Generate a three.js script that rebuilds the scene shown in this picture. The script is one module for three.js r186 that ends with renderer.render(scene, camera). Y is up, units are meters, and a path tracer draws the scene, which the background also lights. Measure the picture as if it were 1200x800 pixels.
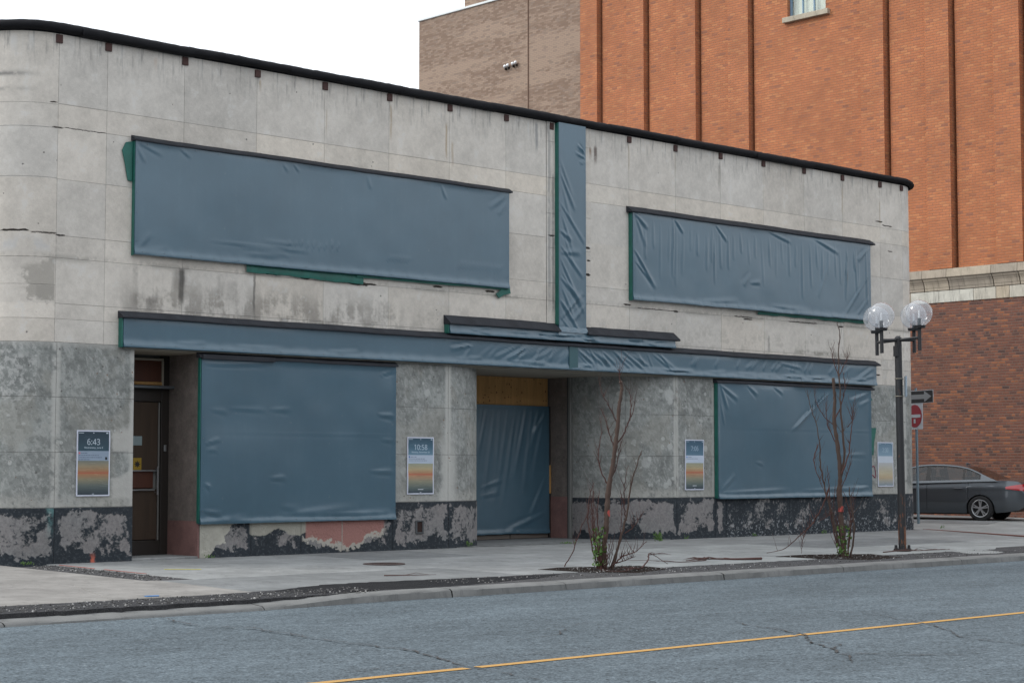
import * as THREE from 'three';
import { mergeGeometries, toCreasedNormals } from 'three/addons/utils/BufferGeometryUtils.js';
import { RoundedBoxGeometry } from 'three/addons/geometries/RoundedBoxGeometry.js';

// ---------------------------------------------------------------- camera, sky, sun, exposure
const scene = new THREE.Scene();
const renderer = new THREE.WebGLRenderer({ antialias: true });
renderer.setSize(1024, 682);
renderer.toneMapping = THREE.LinearToneMapping;
renderer.toneMappingExposure = 1.06;
renderer.shadowMap.enabled = true;

const camera = new THREE.PerspectiveCamera(21.08, 1024 / 682, 0.1, 1500);
camera.position.set(0, 1.35, 23.37);
{
  const pitch = 3.938 * Math.PI / 180, th = 46.863 * Math.PI / 180;
  camera.lookAt(Math.cos(th) * Math.cos(pitch), 1.35 + Math.sin(pitch), 23.37 - Math.sin(th) * Math.cos(pitch));
}
scene.add(camera);

const sunDir = new THREE.Vector3(-0.58, 0.60, -0.55).normalize();
{
  // hazy overcast sky, a little brighter round the veiled sun
  const W = 256, H = 128, d = new Float32Array(W * H * 4), v = new THREE.Vector3();
  for (let j = 0; j < H; j++) for (let i = 0; i < W; i++) {
    const ph = ((i + 0.5) / W - 0.5) * 2 * Math.PI, el = ((j + 0.5) / H - 0.5) * Math.PI;
    v.set(Math.cos(el) * Math.cos(ph), Math.sin(el), Math.cos(el) * Math.sin(ph));
    const c = Math.max(0, v.dot(sunDir));
    const k = 1.2 + 0.14 * Math.max(0, v.y) + 0.55 * Math.pow(c, 3);
    const q = (j * W + i) * 4;
    d[q] = 0.945 * k; d[q + 1] = 1.0 * k; d[q + 2] = 1.065 * k; d[q + 3] = 1;
  }
  const sky = new THREE.DataTexture(d, W, H, THREE.RGBAFormat, THREE.FloatType);
  sky.mapping = THREE.EquirectangularReflectionMapping;
  sky.magFilter = THREE.LinearFilter; sky.needsUpdate = true;
  scene.background = sky; scene.environment = sky;
}
const sun = new THREE.DirectionalLight(new THREE.Color(1, 0.95, 0.86), 1.5);
sun.position.copy(sunDir).multiplyScalar(90).add(new THREE.Vector3(26, 0, 0));
sun.target.position.set(26, 0, 0);
sun.castShadow = true; sun.shadow.radius = 34; sun.shadow.mapSize.set(2048, 2048);
Object.assign(sun.shadow.camera, { left: -50, right: 50, top: 50, bottom: -50, near: 1, far: 220 });
scene.add(sun, sun.target);

// ---------------------------------------------------------------- helpers
function rng(seed) { let a = seed >>> 0; return () => { a = (a + 0x6D2B79F5) >>> 0; let t = Math.imul(a ^ (a >>> 15), 1 | a); t = (t + Math.imul(t ^ (t >>> 7), 61 | t)) ^ t; return ((t ^ (t >>> 14)) >>> 0) / 4294967296; }; }
const NT = 512;
function noiseTile(seed, base, oct, gain = 0.5) {           // tileable fbm, 0..1
  const out = new Float32Array(NT * NT); let amp = 1;
  for (let o = 0; o < oct; o++) {
    const n = base << o; if (n > NT) break;
    const r = rng(seed * 97 + o * 13 + 1), g = new Float32Array(n * n); for (let i = 0; i < n * n; i++) g[i] = r() - 0.5;
    for (let y = 0; y < NT; y++) {
      const fy = y / NT * n, y0 = Math.floor(fy), y1 = (y0 + 1) % n, ty = fy - y0, sy = ty * ty * (3 - 2 * ty);
      for (let x = 0; x < NT; x++) {
        const fx = x / NT * n, x0 = Math.floor(fx), x1 = (x0 + 1) % n, tx = fx - x0, sx = tx * tx * (3 - 2 * tx);
        const a = g[y0 * n + x0], b = g[y0 * n + x1], c = g[y1 * n + x0], e = g[y1 * n + x1];
        out[y * NT + x] += amp * (a + (b - a) * sx + (c - a) * sy + (a - b - c + e) * sx * sy);
      }
    }
    amp *= gain;
  }
  let mn = 1e9, mx = -1e9; for (const q of out) { if (q < mn) mn = q; if (q > mx) mx = q; }
  for (let i = 0; i < out.length; i++) out[i] = (out[i] - mn) / (mx - mn);
  return out;
}
const N1 = noiseTile(1, 4, 7, 0.55), N2 = noiseTile(2, 8, 6, 0.62), N3 = noiseTile(3, 16, 5, 0.7), NW = noiseTile(4, 256, 2, 0.9);
function nz(t, u, v) {                                       // u, v in tile repeats
  u -= Math.floor(u); v -= Math.floor(v);
  const fx = u * NT, fy = v * NT, x0 = fx | 0, y0 = fy | 0, x1 = (x0 + 1) & 511, y1 = (y0 + 1) & 511, a = fx - x0, b = fy - y0, xx = x0 & 511, yy = (y0 & 511) * NT, y2 = y1 * NT;
  return (t[yy + xx] * (1 - a) + t[yy + x1] * a) * (1 - b) + (t[y2 + xx] * (1 - a) + t[y2 + x1] * a) * b;
}
const sm = (a, b, x) => { const t = Math.min(1, Math.max(0, (x - a) / (b - a))); return t * t * (3 - 2 * t); };
const mixc = (a, b, t) => [a[0] + (b[0] - a[0]) * t, a[1] + (b[1] - a[1]) * t, a[2] + (b[2] - a[2]) * t];
const LUT = new Uint8Array(4097); for (let i = 0; i <= 4096; i++) { const l = i / 4096; LUT[i] = Math.round(255 * (l <= 0.0031308 ? 12.92 * l : 1.055 * Math.pow(l, 1 / 2.4) - 0.055)); }
const enc = l => LUT[Math.min(4096, Math.max(0, (l * 4096) | 0))];
function colTex(w, h, fn, rep) {                             // fn -> linear albedo
  const d = new Uint8Array(w * h * 4);
  for (let j = 0; j < h; j++) for (let i = 0; i < w; i++) { const c = fn(i, j), q = (j * w + i) * 4; d[q] = enc(c[0]); d[q + 1] = enc(c[1]); d[q + 2] = enc(c[2]); d[q + 3] = 255; }
  return fin(new THREE.DataTexture(d, w, h), true, rep);
}
function grayTex(w, h, fn, rep) {
  const d = new Uint8Array(w * h * 4);
  for (let j = 0; j < h; j++) for (let i = 0; i < w; i++) { const c = Math.max(0, Math.min(255, fn(i, j) * 255)), q = (j * w + i) * 4; d[q] = d[q + 1] = d[q + 2] = c; d[q + 3] = 255; }
  return fin(new THREE.DataTexture(d, w, h), false, rep);
}
function fin(t, srgb, rep) {
  t.wrapS = t.wrapT = THREE.RepeatWrapping; t.magFilter = THREE.LinearFilter; t.minFilter = THREE.LinearMipmapLinearFilter; t.generateMipmaps = true;
  if (srgb) t.colorSpace = THREE.SRGBColorSpace; if (rep) t.repeat.set(rep[0], rep[1]); t.needsUpdate = true; return t;
}
const rgb = (r, g, b) => new THREE.Color().setRGB(r, g, b);
const std = (c, roughness = 0.85, o = {}) => new THREE.MeshStandardMaterial({ color: rgb(...c), roughness, ...o });

const taken = {};
function numbered(n) { taken[n] = (taken[n] || 0) + 1; return taken[n] === 1 ? n : n + '_' + String(taken[n] - 1).padStart(3, '0'); }
function tag(o, label, category, group) { o.userData.label = label; o.userData.category = category; if (group) o.userData.group = group; return o; }
function thing(name, label, category, pos = [0, 0, 0], turn = 0, group) { const o = new THREE.Group(); o.name = numbered(name); o.position.set(...pos); o.rotation.y = turn; scene.add(o); return tag(o, label, category, group); }
function structure(name) { const o = new THREE.Group(); o.name = name; o.userData.kind = 'structure'; scene.add(o); return o; }
function part(name, geo, mat, parent, label) { const m = new THREE.Mesh(geo, mat); m.name = name; parent.add(m); if (label) m.userData.label = label; return m; }
function box(x0, x1, y0, y1, z0, z1) { const g = new THREE.BoxGeometry(x1 - x0, y1 - y0, z1 - z0); g.translate((x0 + x1) / 2, (y0 + y1) / 2, (z0 + z1) / 2); return g; }
function rbox(x0, x1, y0, y1, z0, z1, r = 0.008) { const g = new RoundedBoxGeometry(x1 - x0, y1 - y0, z1 - z0, 1, Math.min(r, (x1 - x0) / 2.1, (y1 - y0) / 2.1, (z1 - z0) / 2.1)); g.translate((x0 + x1) / 2, (y0 + y1) / 2, (z0 + z1) / 2); return g; }
function uvBy(g, fn) { const p = g.attributes.position, u = new Float32Array(p.count * 2); for (let i = 0; i < p.count; i++) { const r = fn(p.getX(i), p.getY(i), p.getZ(i)); u[2 * i] = r[0]; u[2 * i + 1] = r[1]; } g.setAttribute('uv', new THREE.BufferAttribute(u, 2)); return g; }
function uvBox(g, s = 1) {                                    // metres, by the dominant direction of each face
  if (g.index) g = g.toNonIndexed(); g.computeVertexNormals();
  const p = g.attributes.position, n = g.attributes.normal, u = new Float32Array(p.count * 2);
  for (let i = 0; i < p.count; i++) { const a = Math.abs(n.getX(i)), b = Math.abs(n.getY(i)), c = Math.abs(n.getZ(i)); let U, V; if (a > b && a > c) { U = p.getZ(i); V = p.getY(i); } else if (b > c) { U = p.getX(i); V = p.getZ(i); } else { U = p.getX(i); V = p.getY(i); } u[2 * i] = U * s; u[2 * i + 1] = V * s; }
  g.setAttribute('uv', new THREE.BufferAttribute(u, 2)); return g;
}
function grid(xs, ys, fn, closed) {                           // fn(a, b) -> [x, y, z, u, v]
  const P = [], U = [], I = [], n = xs.length, m = ys.length;
  for (let j = 0; j < m; j++) for (let i = 0; i < n; i++) { const r = fn(xs[i], ys[j], i, j); P.push(r[0], r[1], r[2]); U.push(r[3] ?? 0, r[4] ?? 0); }
  for (let j = 0; j < m - 1; j++) for (let i = 0; i < n - 1; i++) { const a = j * n + i; I.push(a, a + 1, a + n, a + 1, a + n + 1, a + n); }
  const g = new THREE.BufferGeometry(); g.setAttribute('position', new THREE.Float32BufferAttribute(P, 3)); g.setAttribute('uv', new THREE.Float32BufferAttribute(U, 2)); g.setIndex(I); g.computeVertexNormals(); return g;
}
function flip(g) { const ix = g.index.array; for (let i = 0; i < ix.length; i += 3) { const t = ix[i + 1]; ix[i + 1] = ix[i + 2]; ix[i + 2] = t; } g.computeVertexNormals(); return g; }
const lin = (a, b, n) => Array.from({ length: n + 1 }, (_, i) => a + (b - a) * i / n);
function tube(pts, radii, sides = 6, capped = true) {         // tapered tube along points
  const P = [], I = [], n = pts.length, v = pts.map(p => new THREE.Vector3(...p)); let ref = new THREE.Vector3(0.31, 0.2, 0.93).normalize();
  for (let i = 0; i < n; i++) {
    const t = new THREE.Vector3().subVectors(v[Math.min(n - 1, i + 1)], v[Math.max(0, i - 1)]).normalize();
    const a = new THREE.Vector3().crossVectors(t, ref); if (a.lengthSq() < 1e-4) a.set(1, 0, 0); a.normalize(); const b = new THREE.Vector3().crossVectors(t, a); ref = new THREE.Vector3().crossVectors(a, t).normalize();
    const r = Array.isArray(radii) ? radii[i] : radii;
    for (let k = 0; k < sides; k++) { const w = k / sides * 2 * Math.PI; P.push(v[i].x + r * (a.x * Math.cos(w) + b.x * Math.sin(w)), v[i].y + r * (a.y * Math.cos(w) + b.y * Math.sin(w)), v[i].z + r * (a.z * Math.cos(w) + b.z * Math.sin(w))); }
  }
  for (let i = 0; i < n - 1; i++) for (let k = 0; k < sides; k++) { const a = i * sides + k, b = i * sides + (k + 1) % sides; I.push(a, a + sides, b, b, a + sides, b + sides); }
  if (capped) { for (const e of [0, n - 1]) { const c = P.length / 3; P.push(v[e].x, v[e].y, v[e].z); for (let k = 0; k < sides; k++) { const a = e * sides + k, b = e * sides + (k + 1) % sides; e ? I.push(a, c, b) : I.push(a, b, c); } } }
  const g = new THREE.BufferGeometry(); g.setAttribute('position', new THREE.Float32BufferAttribute(P, 3)); g.setIndex(I); g.computeVertexNormals(); g.setAttribute('uv', new THREE.Float32BufferAttribute(new Float32Array(P.length / 3 * 2), 2)); return g;
}
const cyl = (r0, r1, y0, y1, n = 20) => { const g = new THREE.CylinderGeometry(r1, r0, y1 - y0, n); g.translate(0, (y0 + y1) / 2, 0); return g; };
function extrude(pts, depth, bevel = 0, holes = []) {
  const s = new THREE.Shape(pts.map(p => new THREE.Vector2(p[0], p[1]))); for (const h of holes) s.holes.push(new THREE.Path(h.map(p => new THREE.Vector2(p[0], p[1]))));
  return new THREE.ExtrudeGeometry(s, { depth, bevelEnabled: bevel > 0, bevelSize: bevel, bevelOffset: -bevel, bevelThickness: bevel, bevelSegments: 1, curveSegments: 12 });
}
// profile (z, y) swept along x
function sweepX(prof, x0, x1) { const g = extrude(prof, x1 - x0); const p = g.attributes.position; for (let i = 0; i < p.count; i++) { const a = p.getX(i), b = p.getY(i), c = p.getZ(i); p.setXYZ(i, x0 + c, b, a); } const ix = g.index; const q = g.toNonIndexed ? (g.index ? g.toNonIndexed() : g) : g; const pp = q.attributes.position; for (let i = 0; i < pp.count; i += 3) { const t = [pp.getX(i + 1), pp.getY(i + 1), pp.getZ(i + 1)]; pp.setXYZ(i + 1, pp.getX(i + 2), pp.getY(i + 2), pp.getZ(i + 2)); pp.setXYZ(i + 2, ...t); } q.computeVertexNormals(); return uvBox(q); }

// ---------------------------------------------------------------- shared surface textures
const grit = grayTex(512, 512, (i, j) => 0.5 + 0.35 * (N3[(j & 511) * 512 + (i & 511)] - 0.5) + 0.5 * (NW[(j & 511) * 512 + (i & 511)] - 0.5));
function gritRep(u, v) { const t = grit.clone(); t.repeat.set(u, v); t.needsUpdate = true; return t; }

// ---------------------------------------------------------------- ground, road, pavement
const SL = -0.0118;                                            // pavement falls towards the kerb
const asphaltTex = colTex(1024, 1024, (i, j) => {
  const u = i / 1024, v = j / 1024;
  const f = nz(NW, u * .62, v * .62), f2 = nz(NW, u * 1.37 + .3, v * 1.37), m = nz(N2, u * 2, v * 3), l = nz(N1, u, v * 2), h = nz(N3, u * 3, v * 3);
  const k = 0.95 + 1.5 * (f - .5) + 1.1 * (f2 - 0.5) + 0.26 * (m - 0.5) + 0.2 * (l - 0.5) + .3 * (h - .5);
  let c = [0.099 * k, 0.121 * k, 0.136 * k];
  if (f > 0.84) c = mixc(c, [0.30, 0.30, 0.29], 0.6); else if (f2 < 0.14) c = mixc(c, [0.035, 0.037, 0.04], 0.8);
  return c;
});
const roadMat = new THREE.MeshPhysicalMaterial({ specularIntensity: .35, map: asphaltTex, roughness: 0.9, bumpMap: gritRep(.8, .8), bumpScale: 0.008, vertexColors: true });
const paveTex = (seed, base, warm) => colTex(1024, 1024, (i, j) => {
  const u = i / 1024, v = j / 1024, f = NW[((j * 2 + seed * 31) & 511) * 512 + ((i * 2 + seed * 77) & 511)], m = nz(N2, u * 2 + seed * .37, v * 2), l = nz(N1, u + seed * .13, v), st = nz(N3, u * 3 + .2, v * 1.1 + seed);
  let k = 0.82 + 0.2 * f + 0.3 * (m - 0.5) + 0.32 * (l - 0.5);
  let c = [base[0] * k, base[1] * k, base[2] * k];
  c = mixc(c, [base[0] * .55, base[1] * .55, base[2] * .56], sm(.62, .8, st) * .5);
  if (warm && f > .75) c = mixc(c, [.36, .3, .25], .4);
  if (f < 0.13) c = mixc(c, [.07, .07, .07], .5);
  return c;
}, [1 / 3, 1 / 3]);
const paveA = paveTex(1, [0.268, 0.272, 0.268]), paveB = paveTex(5, [0.258, 0.245, 0.23], true), paveC = paveTex(9, [0.195, 0.2, 0.2]);
const gravelTex = colTex(512, 512, (i, j) => { const f = NW[j * 512 + i], m = N2[j * 512 + i], l = N3[j * 512 + i]; let k = .5 + 1.0 * f * l + .4 * m; let c = [.085 * k, .083 * k, .083 * k]; if (f > .8) c = [.3, .29, .28]; return c; }, [.9, .9]);
const tarTex = colTex(512, 512, (i, j) => { const f = NW[j * 512 + i], m = N2[j * 512 + i]; const k = .6 + .6 * f + .4 * m; return f > .93 ? [.25, .25, .24] : [.032 * k, .032 * k, .034 * k]; }, [.9, .9]);
const bumpM = gritRep(0.8, 0.8);
const mPave = [paveA, paveB, paveC].map(t => new THREE.MeshPhysicalMaterial({ specularIntensity: .3, map: t, roughness: 0.92, bumpMap: bumpM, bumpScale: 0.003 }));
const mPaveLight = new THREE.MeshPhysicalMaterial({ specularIntensity: .3, map: paveA, color: rgb(1.12, 1.13, 1.12), roughness: .92, bumpMap: bumpM, bumpScale: .003 });
const mGravel = new THREE.MeshPhysicalMaterial({ specularIntensity: .2, map: gravelTex, color: rgb(.62, .63, .66), roughness: .95, bumpMap: gritRep(1.6, 1.6), bumpScale: .012 });
const mGravelGrey = new THREE.MeshPhysicalMaterial({ specularIntensity: .3, map: gravelTex, color: rgb(.9, .9, .93), roughness: .95, bumpMap: gritRep(1.6, 1.6), bumpScale: .012 });
const mTar = new THREE.MeshPhysicalMaterial({ specularIntensity: .3, map: tarTex, color: rgb(.5, .5, .52), roughness: .9, bumpMap: gritRep(1.6, 1.6), bumpScale: .008 });

{
  const g = new THREE.PlaneGeometry(900, 900); g.rotateX(-Math.PI / 2); uvBy(g, (x, y, z) => [x / 3, z / 3]);
  const ground = new THREE.Mesh(g, new THREE.MeshStandardMaterial({ map: asphaltTex, roughness: .9 })); ground.name = 'ground'; ground.position.y = -0.26; ground.userData.kind = 'structure'; scene.add(ground);
}
const RY = -0.18;
const road = structure('road');
{
  const xs = [-80, -40, -10, ...lin(0, 40, 100), 60, 120], zs = [...lin(6.6, 17, 52), 20, 24];
  const g = grid(xs, zs, (x, z) => [x, RY + 0.010 * sm(7, 13, z), z, x / 3.1, z / 3.1]);
  const p = g.attributes.position, C = new Float32Array(p.count * 3);
  for (let i = 0; i < p.count; i++) {
    const x = p.getX(i), z = p.getZ(i); let k = 0.84 + 0.32 * nz(N1, x / 19 + .3, z / 9) + .16 * (nz(N2, x / 13, z / 2.1) - .5);
    C[3 * i] = k; C[3 * i + 1] = k; C[3 * i + 2] = k;
  }
  g.setAttribute('color', new THREE.BufferAttribute(C, 3));
  // grid winds downwards: flip
  part('road_surface', flip(g), roadMat, road);
  // yellow line: worn paint in strips, broken where the cracks cross
  const yl = colTex(1024, 64, (i, j) => { const f = NW[(j * 5 & 511) * 512 + (i * 3 & 511)], m = nz(N3, i / 700, j / 60), k = .8 + .3 * f; return mixc([.47 * k, .26 * k, .066 * k], [.15, .14, .13], sm(.62, .78, m * .6 + f * .4) * .8); }, [1 / 5, 1]);
  const ylm = new THREE.MeshStandardMaterial({ map: yl, roughness: .8 });
  const r = rng(5);
  for (const [a, b] of [[-30, 9.36], [9.47, 13.36], [13.42, 15.28], [15.34, 70]]) {
    const n = Math.max(2, Math.round((b - a) / .3)), xx = lin(a, b, n), w0 = xx.map(() => (r() - .5) * .008), w1 = xx.map(() => (r() - .5) * .008);
    const gg = grid(xx, [0, 1], (x, t, i) => [x, RY + .0145, 12.875 + (t ? .052 + w1[i] : -.052 + w0[i]), x, t]);
    part('yellow_line', flip(gg), ylm, road);
  }
  // cracks: narrow jagged ribbons of dirt-filled gap
  const crackMat = new THREE.MeshStandardMaterial({ map: tarTex, color: rgb(1.2, 1.1, 1.0), roughness: 1 });
  const rc = rng(77);
  function crack(pts, w) {
    const P = [], step = .055; for (let i = 0; i < pts.length - 1; i++) { const [a, b] = [pts[i], pts[i + 1]], L = Math.hypot(b[0] - a[0], b[1] - a[1]), n = Math.max(2, Math.round(L / step)); for (let k = 0; k < n; k++) P.push([a[0] + (b[0] - a[0]) * k / n, a[1] + (b[1] - a[1]) * k / n]); }
    let dx = 0, dz = 0; const Q = P.map((p, i) => { dx = dx * .8 + (rc() - .5) * .045; dz = dz * .8 + (rc() - .5) * .045; return [p[0] + dx, p[1] + dz]; });
    const ws = Q.map((_, i) => w * (0.2 + 1.3 * Math.pow(rc(), 1.7)) * Math.min(1, (i + 1) / 4, (Q.length - i) / 6));
    const g2 = grid(Q.map((_, i) => i), [-1, 1], (i, t) => { const a = Q[Math.max(0, i - 1)], b = Q[Math.min(Q.length - 1, i + 1)], L = Math.hypot(b[0] - a[0], b[1] - a[1]) || 1; return [Q[i][0] - (b[1] - a[1]) / L * t * ws[i], RY + .018, Q[i][1] + (b[0] - a[0]) / L * t * ws[i], Q[i][0], Q[i][1]]; });
    part('crack', flip(g2), crackMat, road);
  }
  const CR = [
    [[[10.28, 7.1], [10.0, 8.15], [10.2, 8.98], [10.0, 10.2], [9.89, 11.57], [9.56, 12.5], [9.4, 12.92], [9.3, 13.45], [9.22, 13.9]], .011], [[[10.22, 8.75], [10.12, 9.3], [10.03, 10.0]], .009],
    [[[11.54, 11.05], [12.52, 10.73], [13.27, 10.63]], .007], [[[11.15, 11.47], [11.83, 11.32], [12.59, 10.8]], .007], [[[9.6, 12.3], [10.21, 12.48], [11, 12.46], [11.36, 12.71]], .006],
    [[[13.99, 10.6], [14.35, 10.64], [14.84, 10.79], [16.01, 10.94]], .007], [[[14.01, 11.6], [13.71, 12.48], [13.44, 12.94], [13, 13.3], [12.64, 13.71], [12.3, 14.16], [12.63, 14.56], [13.0, 15]], .013],
    [[[12.73, 13.48], [13.06, 13.37], [12.9, 13.7], [12.5, 13.95]], .011], [[[12.3, 14.16], [12.27, 14.32], [11.74, 14.7]], .008], [[[15.36, 12.86], [14.82, 13.52], [14.31, 13.98], [14.1, 14.76], [14.3, 15.5]], .011],
    [[[18.61, 8.31], [18.37, 9.83], [18.57, 10.43], [18.62, 12.01]], .006], [[[15.92, 11.18], [15.82, 12.02], [15.36, 12.86]], .007], [[[8.53, 12.5], [9.59, 12.35]], .006], [[[8.56, 9.36], [9.38, 9.03], [9.72, 8.74]], .007], [[[7.74, 8.6], [8.3, 8.8]], .009],
    [[[14.0, 8.2], [16, 8.35], [18.6, 8.31], [22, 8.6]], .005], [[[11.4, 9.6], [12.4, 9.72]], .006], [[[20.5, 7.6], [24, 7.72], [28, 7.66]], .006], [[[16.0, 10.94], [17.6, 11.1], [18.6, 11.0]], .006], [[[8.6, 7.5], [10.2, 7.55], [12.5, 7.35]], .006], [[[12.2, 8.3], [13.4, 8.25]], .006]];
  for (const [p, w] of CR) crack(p, w);
}
// kerb stones: rolled front, dropped at the driveway
const kerb = structure('kerb');
{
  const kt = paveTex(3, [0.175, 0.175, 0.17]); const km = new THREE.MeshStandardMaterial({ map: kt, roughness: .93, bumpMap: gritRep(1, 1), bumpScale: .006 });
  const drop = x => sm(13.4, 11.4, x);                        // 1 in the driveway
  const cuts = [-14, -9, -4.5, -1, 2.5, 5.6, 8.6, 11.65, 14.45, 16.35, 19.4, 22.1, 25.2, 27.55, 30.5, 33.5, 37, 41, 46, 52, 60];
  const r = rng(31);
  for (let k = 0; k < cuts.length - 1; k++) {
    const a = cuts[k] + .006, b = cuts[k + 1] - .006, dy = (r() - .5) * .008, dz = (r() - .5) * .012;
    const xs = lin(a, b, 12), prof = [[6.6, -.3], [6.6, -.084], [6.64, -.079], [6.78, -.082], [6.86, -.088], [6.905, -.108], [6.93, RY - .06]];
    const g = grid(xs, prof.map((_, i) => i), (x, i) => { const p = prof[i], d = drop(x); let y = p[1]; if (i > 0 && i < 6) y = y - d * (.045) - (i > 2 ? d * .01 : 0); const w = (nz(N2, x / 3, i * .13) - .5) * .016; const z = p[0] + dz + d * .14 + (i > 2 ? w : 0); return [x, y + dy + (i > 0 && i < 6 ? w * .5 : 0), z, x, i * .09]; });
    part('kerb_stone', toCreasedNormals(flip(g), .9), km, kerb);
  }
}
// pavement slabs, gravel strips and the bed below them, all on the sloping plane
const pavement = structure('pavement'); pavement.rotation.x = Math.atan(-SL);
function ragged(poly, amp, seed) { const r = rng(seed), o = []; for (let i = 0; i < poly.length; i++) { const a = poly[i], b = poly[(i + 1) % poly.length], L = Math.hypot(b[0] - a[0], b[1] - a[1]), n = Math.max(1, Math.min(60, Math.round(L / .12))); for (let k = 0; k < n; k++) o.push([a[0] + (b[0] - a[0]) * k / n + (r() - .5) * amp, a[1] + (b[1] - a[1]) * k / n + (r() - .5) * amp]); } return o; }
function slabGeo(poly, th = .05, bev = .006, gap = .005, top = 0) {
  // shrink polygon by the joint gap towards its centre
  const cx = poly.reduce((s, p) => s + p[0], 0) / poly.length, cz = poly.reduce((s, p) => s + p[1], 0) / poly.length;
  const q = poly.map(p => { const dx = p[0] - cx, dz = p[1] - cz; return [p[0] - Math.sign(dx) * gap, -(p[1] - Math.sign(dz) * gap)]; });
  if (THREE.ShapeUtils.area(q.map(p => new THREE.Vector2(...p))) < 0) q.reverse();
  const g = extrude(q, th - 2 * bev, bev); g.rotateX(-Math.PI / 2); g.translate(0, top - th + bev, 0); return uvBox(g);
}
{
  const bed = slabGeo([[-30, -.2], [50, -.2], [50, 6.62], [-30, 6.62]], .12, 0, 0, -.042); part('slab_bed', bed, mGravel, pavement);
  const r = rng(11);
  const S = (poly, m, top) => part('paving_slab', slabGeo(poly, .05, .006, .005, top ?? (r() - .5) * .006), m, pavement);
  const q = (x0, x1, z0, z1) => [[x0, z0], [x1, z0], [x1, z1], [x0, z1]];
  // driveway at the left, warm concrete
  S([[4, .2], [8, .2], [8, 3.65], [4, 3.65]], mPave[1]); S(q(-6, 4, .2, 3.65), mPave[1]); S(q(8, 12.3, -.12, 3.65), mPave[1]);
  S([[8, 3.65], [11.25, 3.65], [10.45, 5.93], [8, 5.93]], mPave[1]); S([[11.25, 3.65], [12.45, 3.65], [12.3, 5.93], [10.45, 5.93]], mPave[1]); S(q(-6, 8, 3.65, 5.93), mPave[1]);
  S([[12.45, 3.65], [13.1, 3.78], [13.55, 5.62], [12.3, 5.93]], mPave[2]);
  // along the front wall
  const X = [12.92, 15.1, 17.3, 19.35, 21.5, 23.7, 25.9, 28.1, 30.3, 32.5, 34.3];
  for (let i = 0; i < X.length - 1; i++) {
    const x0 = X[i], x1 = X[i + 1];
    S(q(x0, x1, .015, 1.95), (i === 2) ? mPave[2] : mPave[0]);
    const dk = i === 6 || i === 7;
    S(q(x0, x1, 1.95, 3.78), dk ? mPave[2] : i === 4 || i === 5 ? mPaveLight : mPave[0]);
  }
  // outer row
  const Y = [13.12, 14.9, 16.9, 18.9, 21.0, 23.1, 25.2, 27.3, 29.4, 31.5, 33.6, 36];
  const zf = x => x < 14 ? 5.55 : 5.62;
  for (let i = 0; i < Y.length - 1; i++) { const x0 = Y[i], x1 = Y[i + 1]; S([[x0, 3.78], [x1, 3.78], [x1, zf(x1)], [i ? x0 : 13.5, zf(x0)]], i < 2 ? mPave[2] : i === 2 ? mPave[0] : mPaveLight); }
  // right of the corner, towards the side street (rust edge cuts it on the skew)
  S([[34.3, .02], [34.36, .02], [33.0, 3.3], [32.5, 3.78], [32.5, 3.78], [34.3, 3.2]], mPave[0], -.008);
  S([[33.62, 3.78], [36, 3.78], [36, 5.62], [33.62, 5.62]], mPave[0]);
  // strips between slabs and kerb
  part('gravel_strip', slabGeo([[12.33, .3], [12.9, .3], [12.9, 3.72], [12.33, 3.62]], .045, 0, 0, -.004), mGravelGrey, pavement);
  part('gravel_strip', slabGeo(ragged([[-20, 5.94], [4, 5.92], [8.6, 5.9], [10.3, 5.98], [11.4, 6.02], [12.4, 5.86], [13.6, 5.6], [14.0, 6.3], [12.6, 6.75], [10, 6.78], [4, 6.78], [-20, 6.78]], .08, 6), .06, 0, 0, .002), mGravel, pavement);
  part('tar_patch', slabGeo(ragged([[12.5, 6.0], [13.0, 5.72], [13.6, 5.5], [14.4, 5.46], [15.5, 5.6], [16.6, 5.74], [17.4, 5.8], [16.6, 6.2], [15.2, 6.5], [14.2, 6.62], [13.6, 6.5], [12.8, 6.6]], .07, 5), .04, 0, 0, .003), mTar, pavement);
  part('gravel_strip', slabGeo([...ragged([[13.6, 5.62], [17, 5.64], [20, 5.62], [23, 5.68], [26, 5.62], [30, 5.66], [34, 5.64]], .09, 7).slice(0, -60), [60, 5.64], [60, 6.62], [13.6, 6.62]], .05, 0, 0, .0), mGravelGrey, pavement);
  // tree pits
  const soil = new THREE.MeshPhysicalMaterial({ specularIntensity: .15, map: tarTex, color: rgb(1.1, .85, .7), roughness: 1, bumpMap: gritRep(2, 2), bumpScale: .03 });
  part('tree_pit', slabGeo([[17.75, 4.95], [18.3, 4.8], [19.55, 5.2], [19.4, 5.9], [18.4, 6.25], [17.9, 5.75]], .034, 0, 0, .004), soil, pavement);
  part('tree_pit', slabGeo([[23.1, 4.85], [23.9, 4.78], [25.0, 5.3], [24.6, 6.2], [23.6, 6.3], [23.15, 5.6]], .03, 0, 0, .004), soil, pavement);
  // pale new concrete and gravel near the lamp
  S([[26.5, 6.2], [27.55, 4.5], [28.35, 4.55], [27.4, 6.3], [26.9, 6.45]], mPaveLight, .008);
  part('gravel_strip', slabGeo([[27.6, 6.0], [28.6, 5.4], [33, 5.4], [33, 6.55], [27.6, 6.5]], .03, 0, 0, .006), mGravelGrey, pavement);
  // sprayed marks
  const spray = (poly, c) => part('spray_mark', slabGeo(poly, .004, 0, 0, .009), std(c, .9), pavement);
  spray([[12.93, .35], [12.955, .35], [12.95, 1.3], [12.93, 1.3]], [.36, .07, .05]); spray([[12.93, 1.55], [12.96, 1.55], [12.95, 2.6], [12.93, 2.6]], [.33, .08, .06]);
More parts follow.
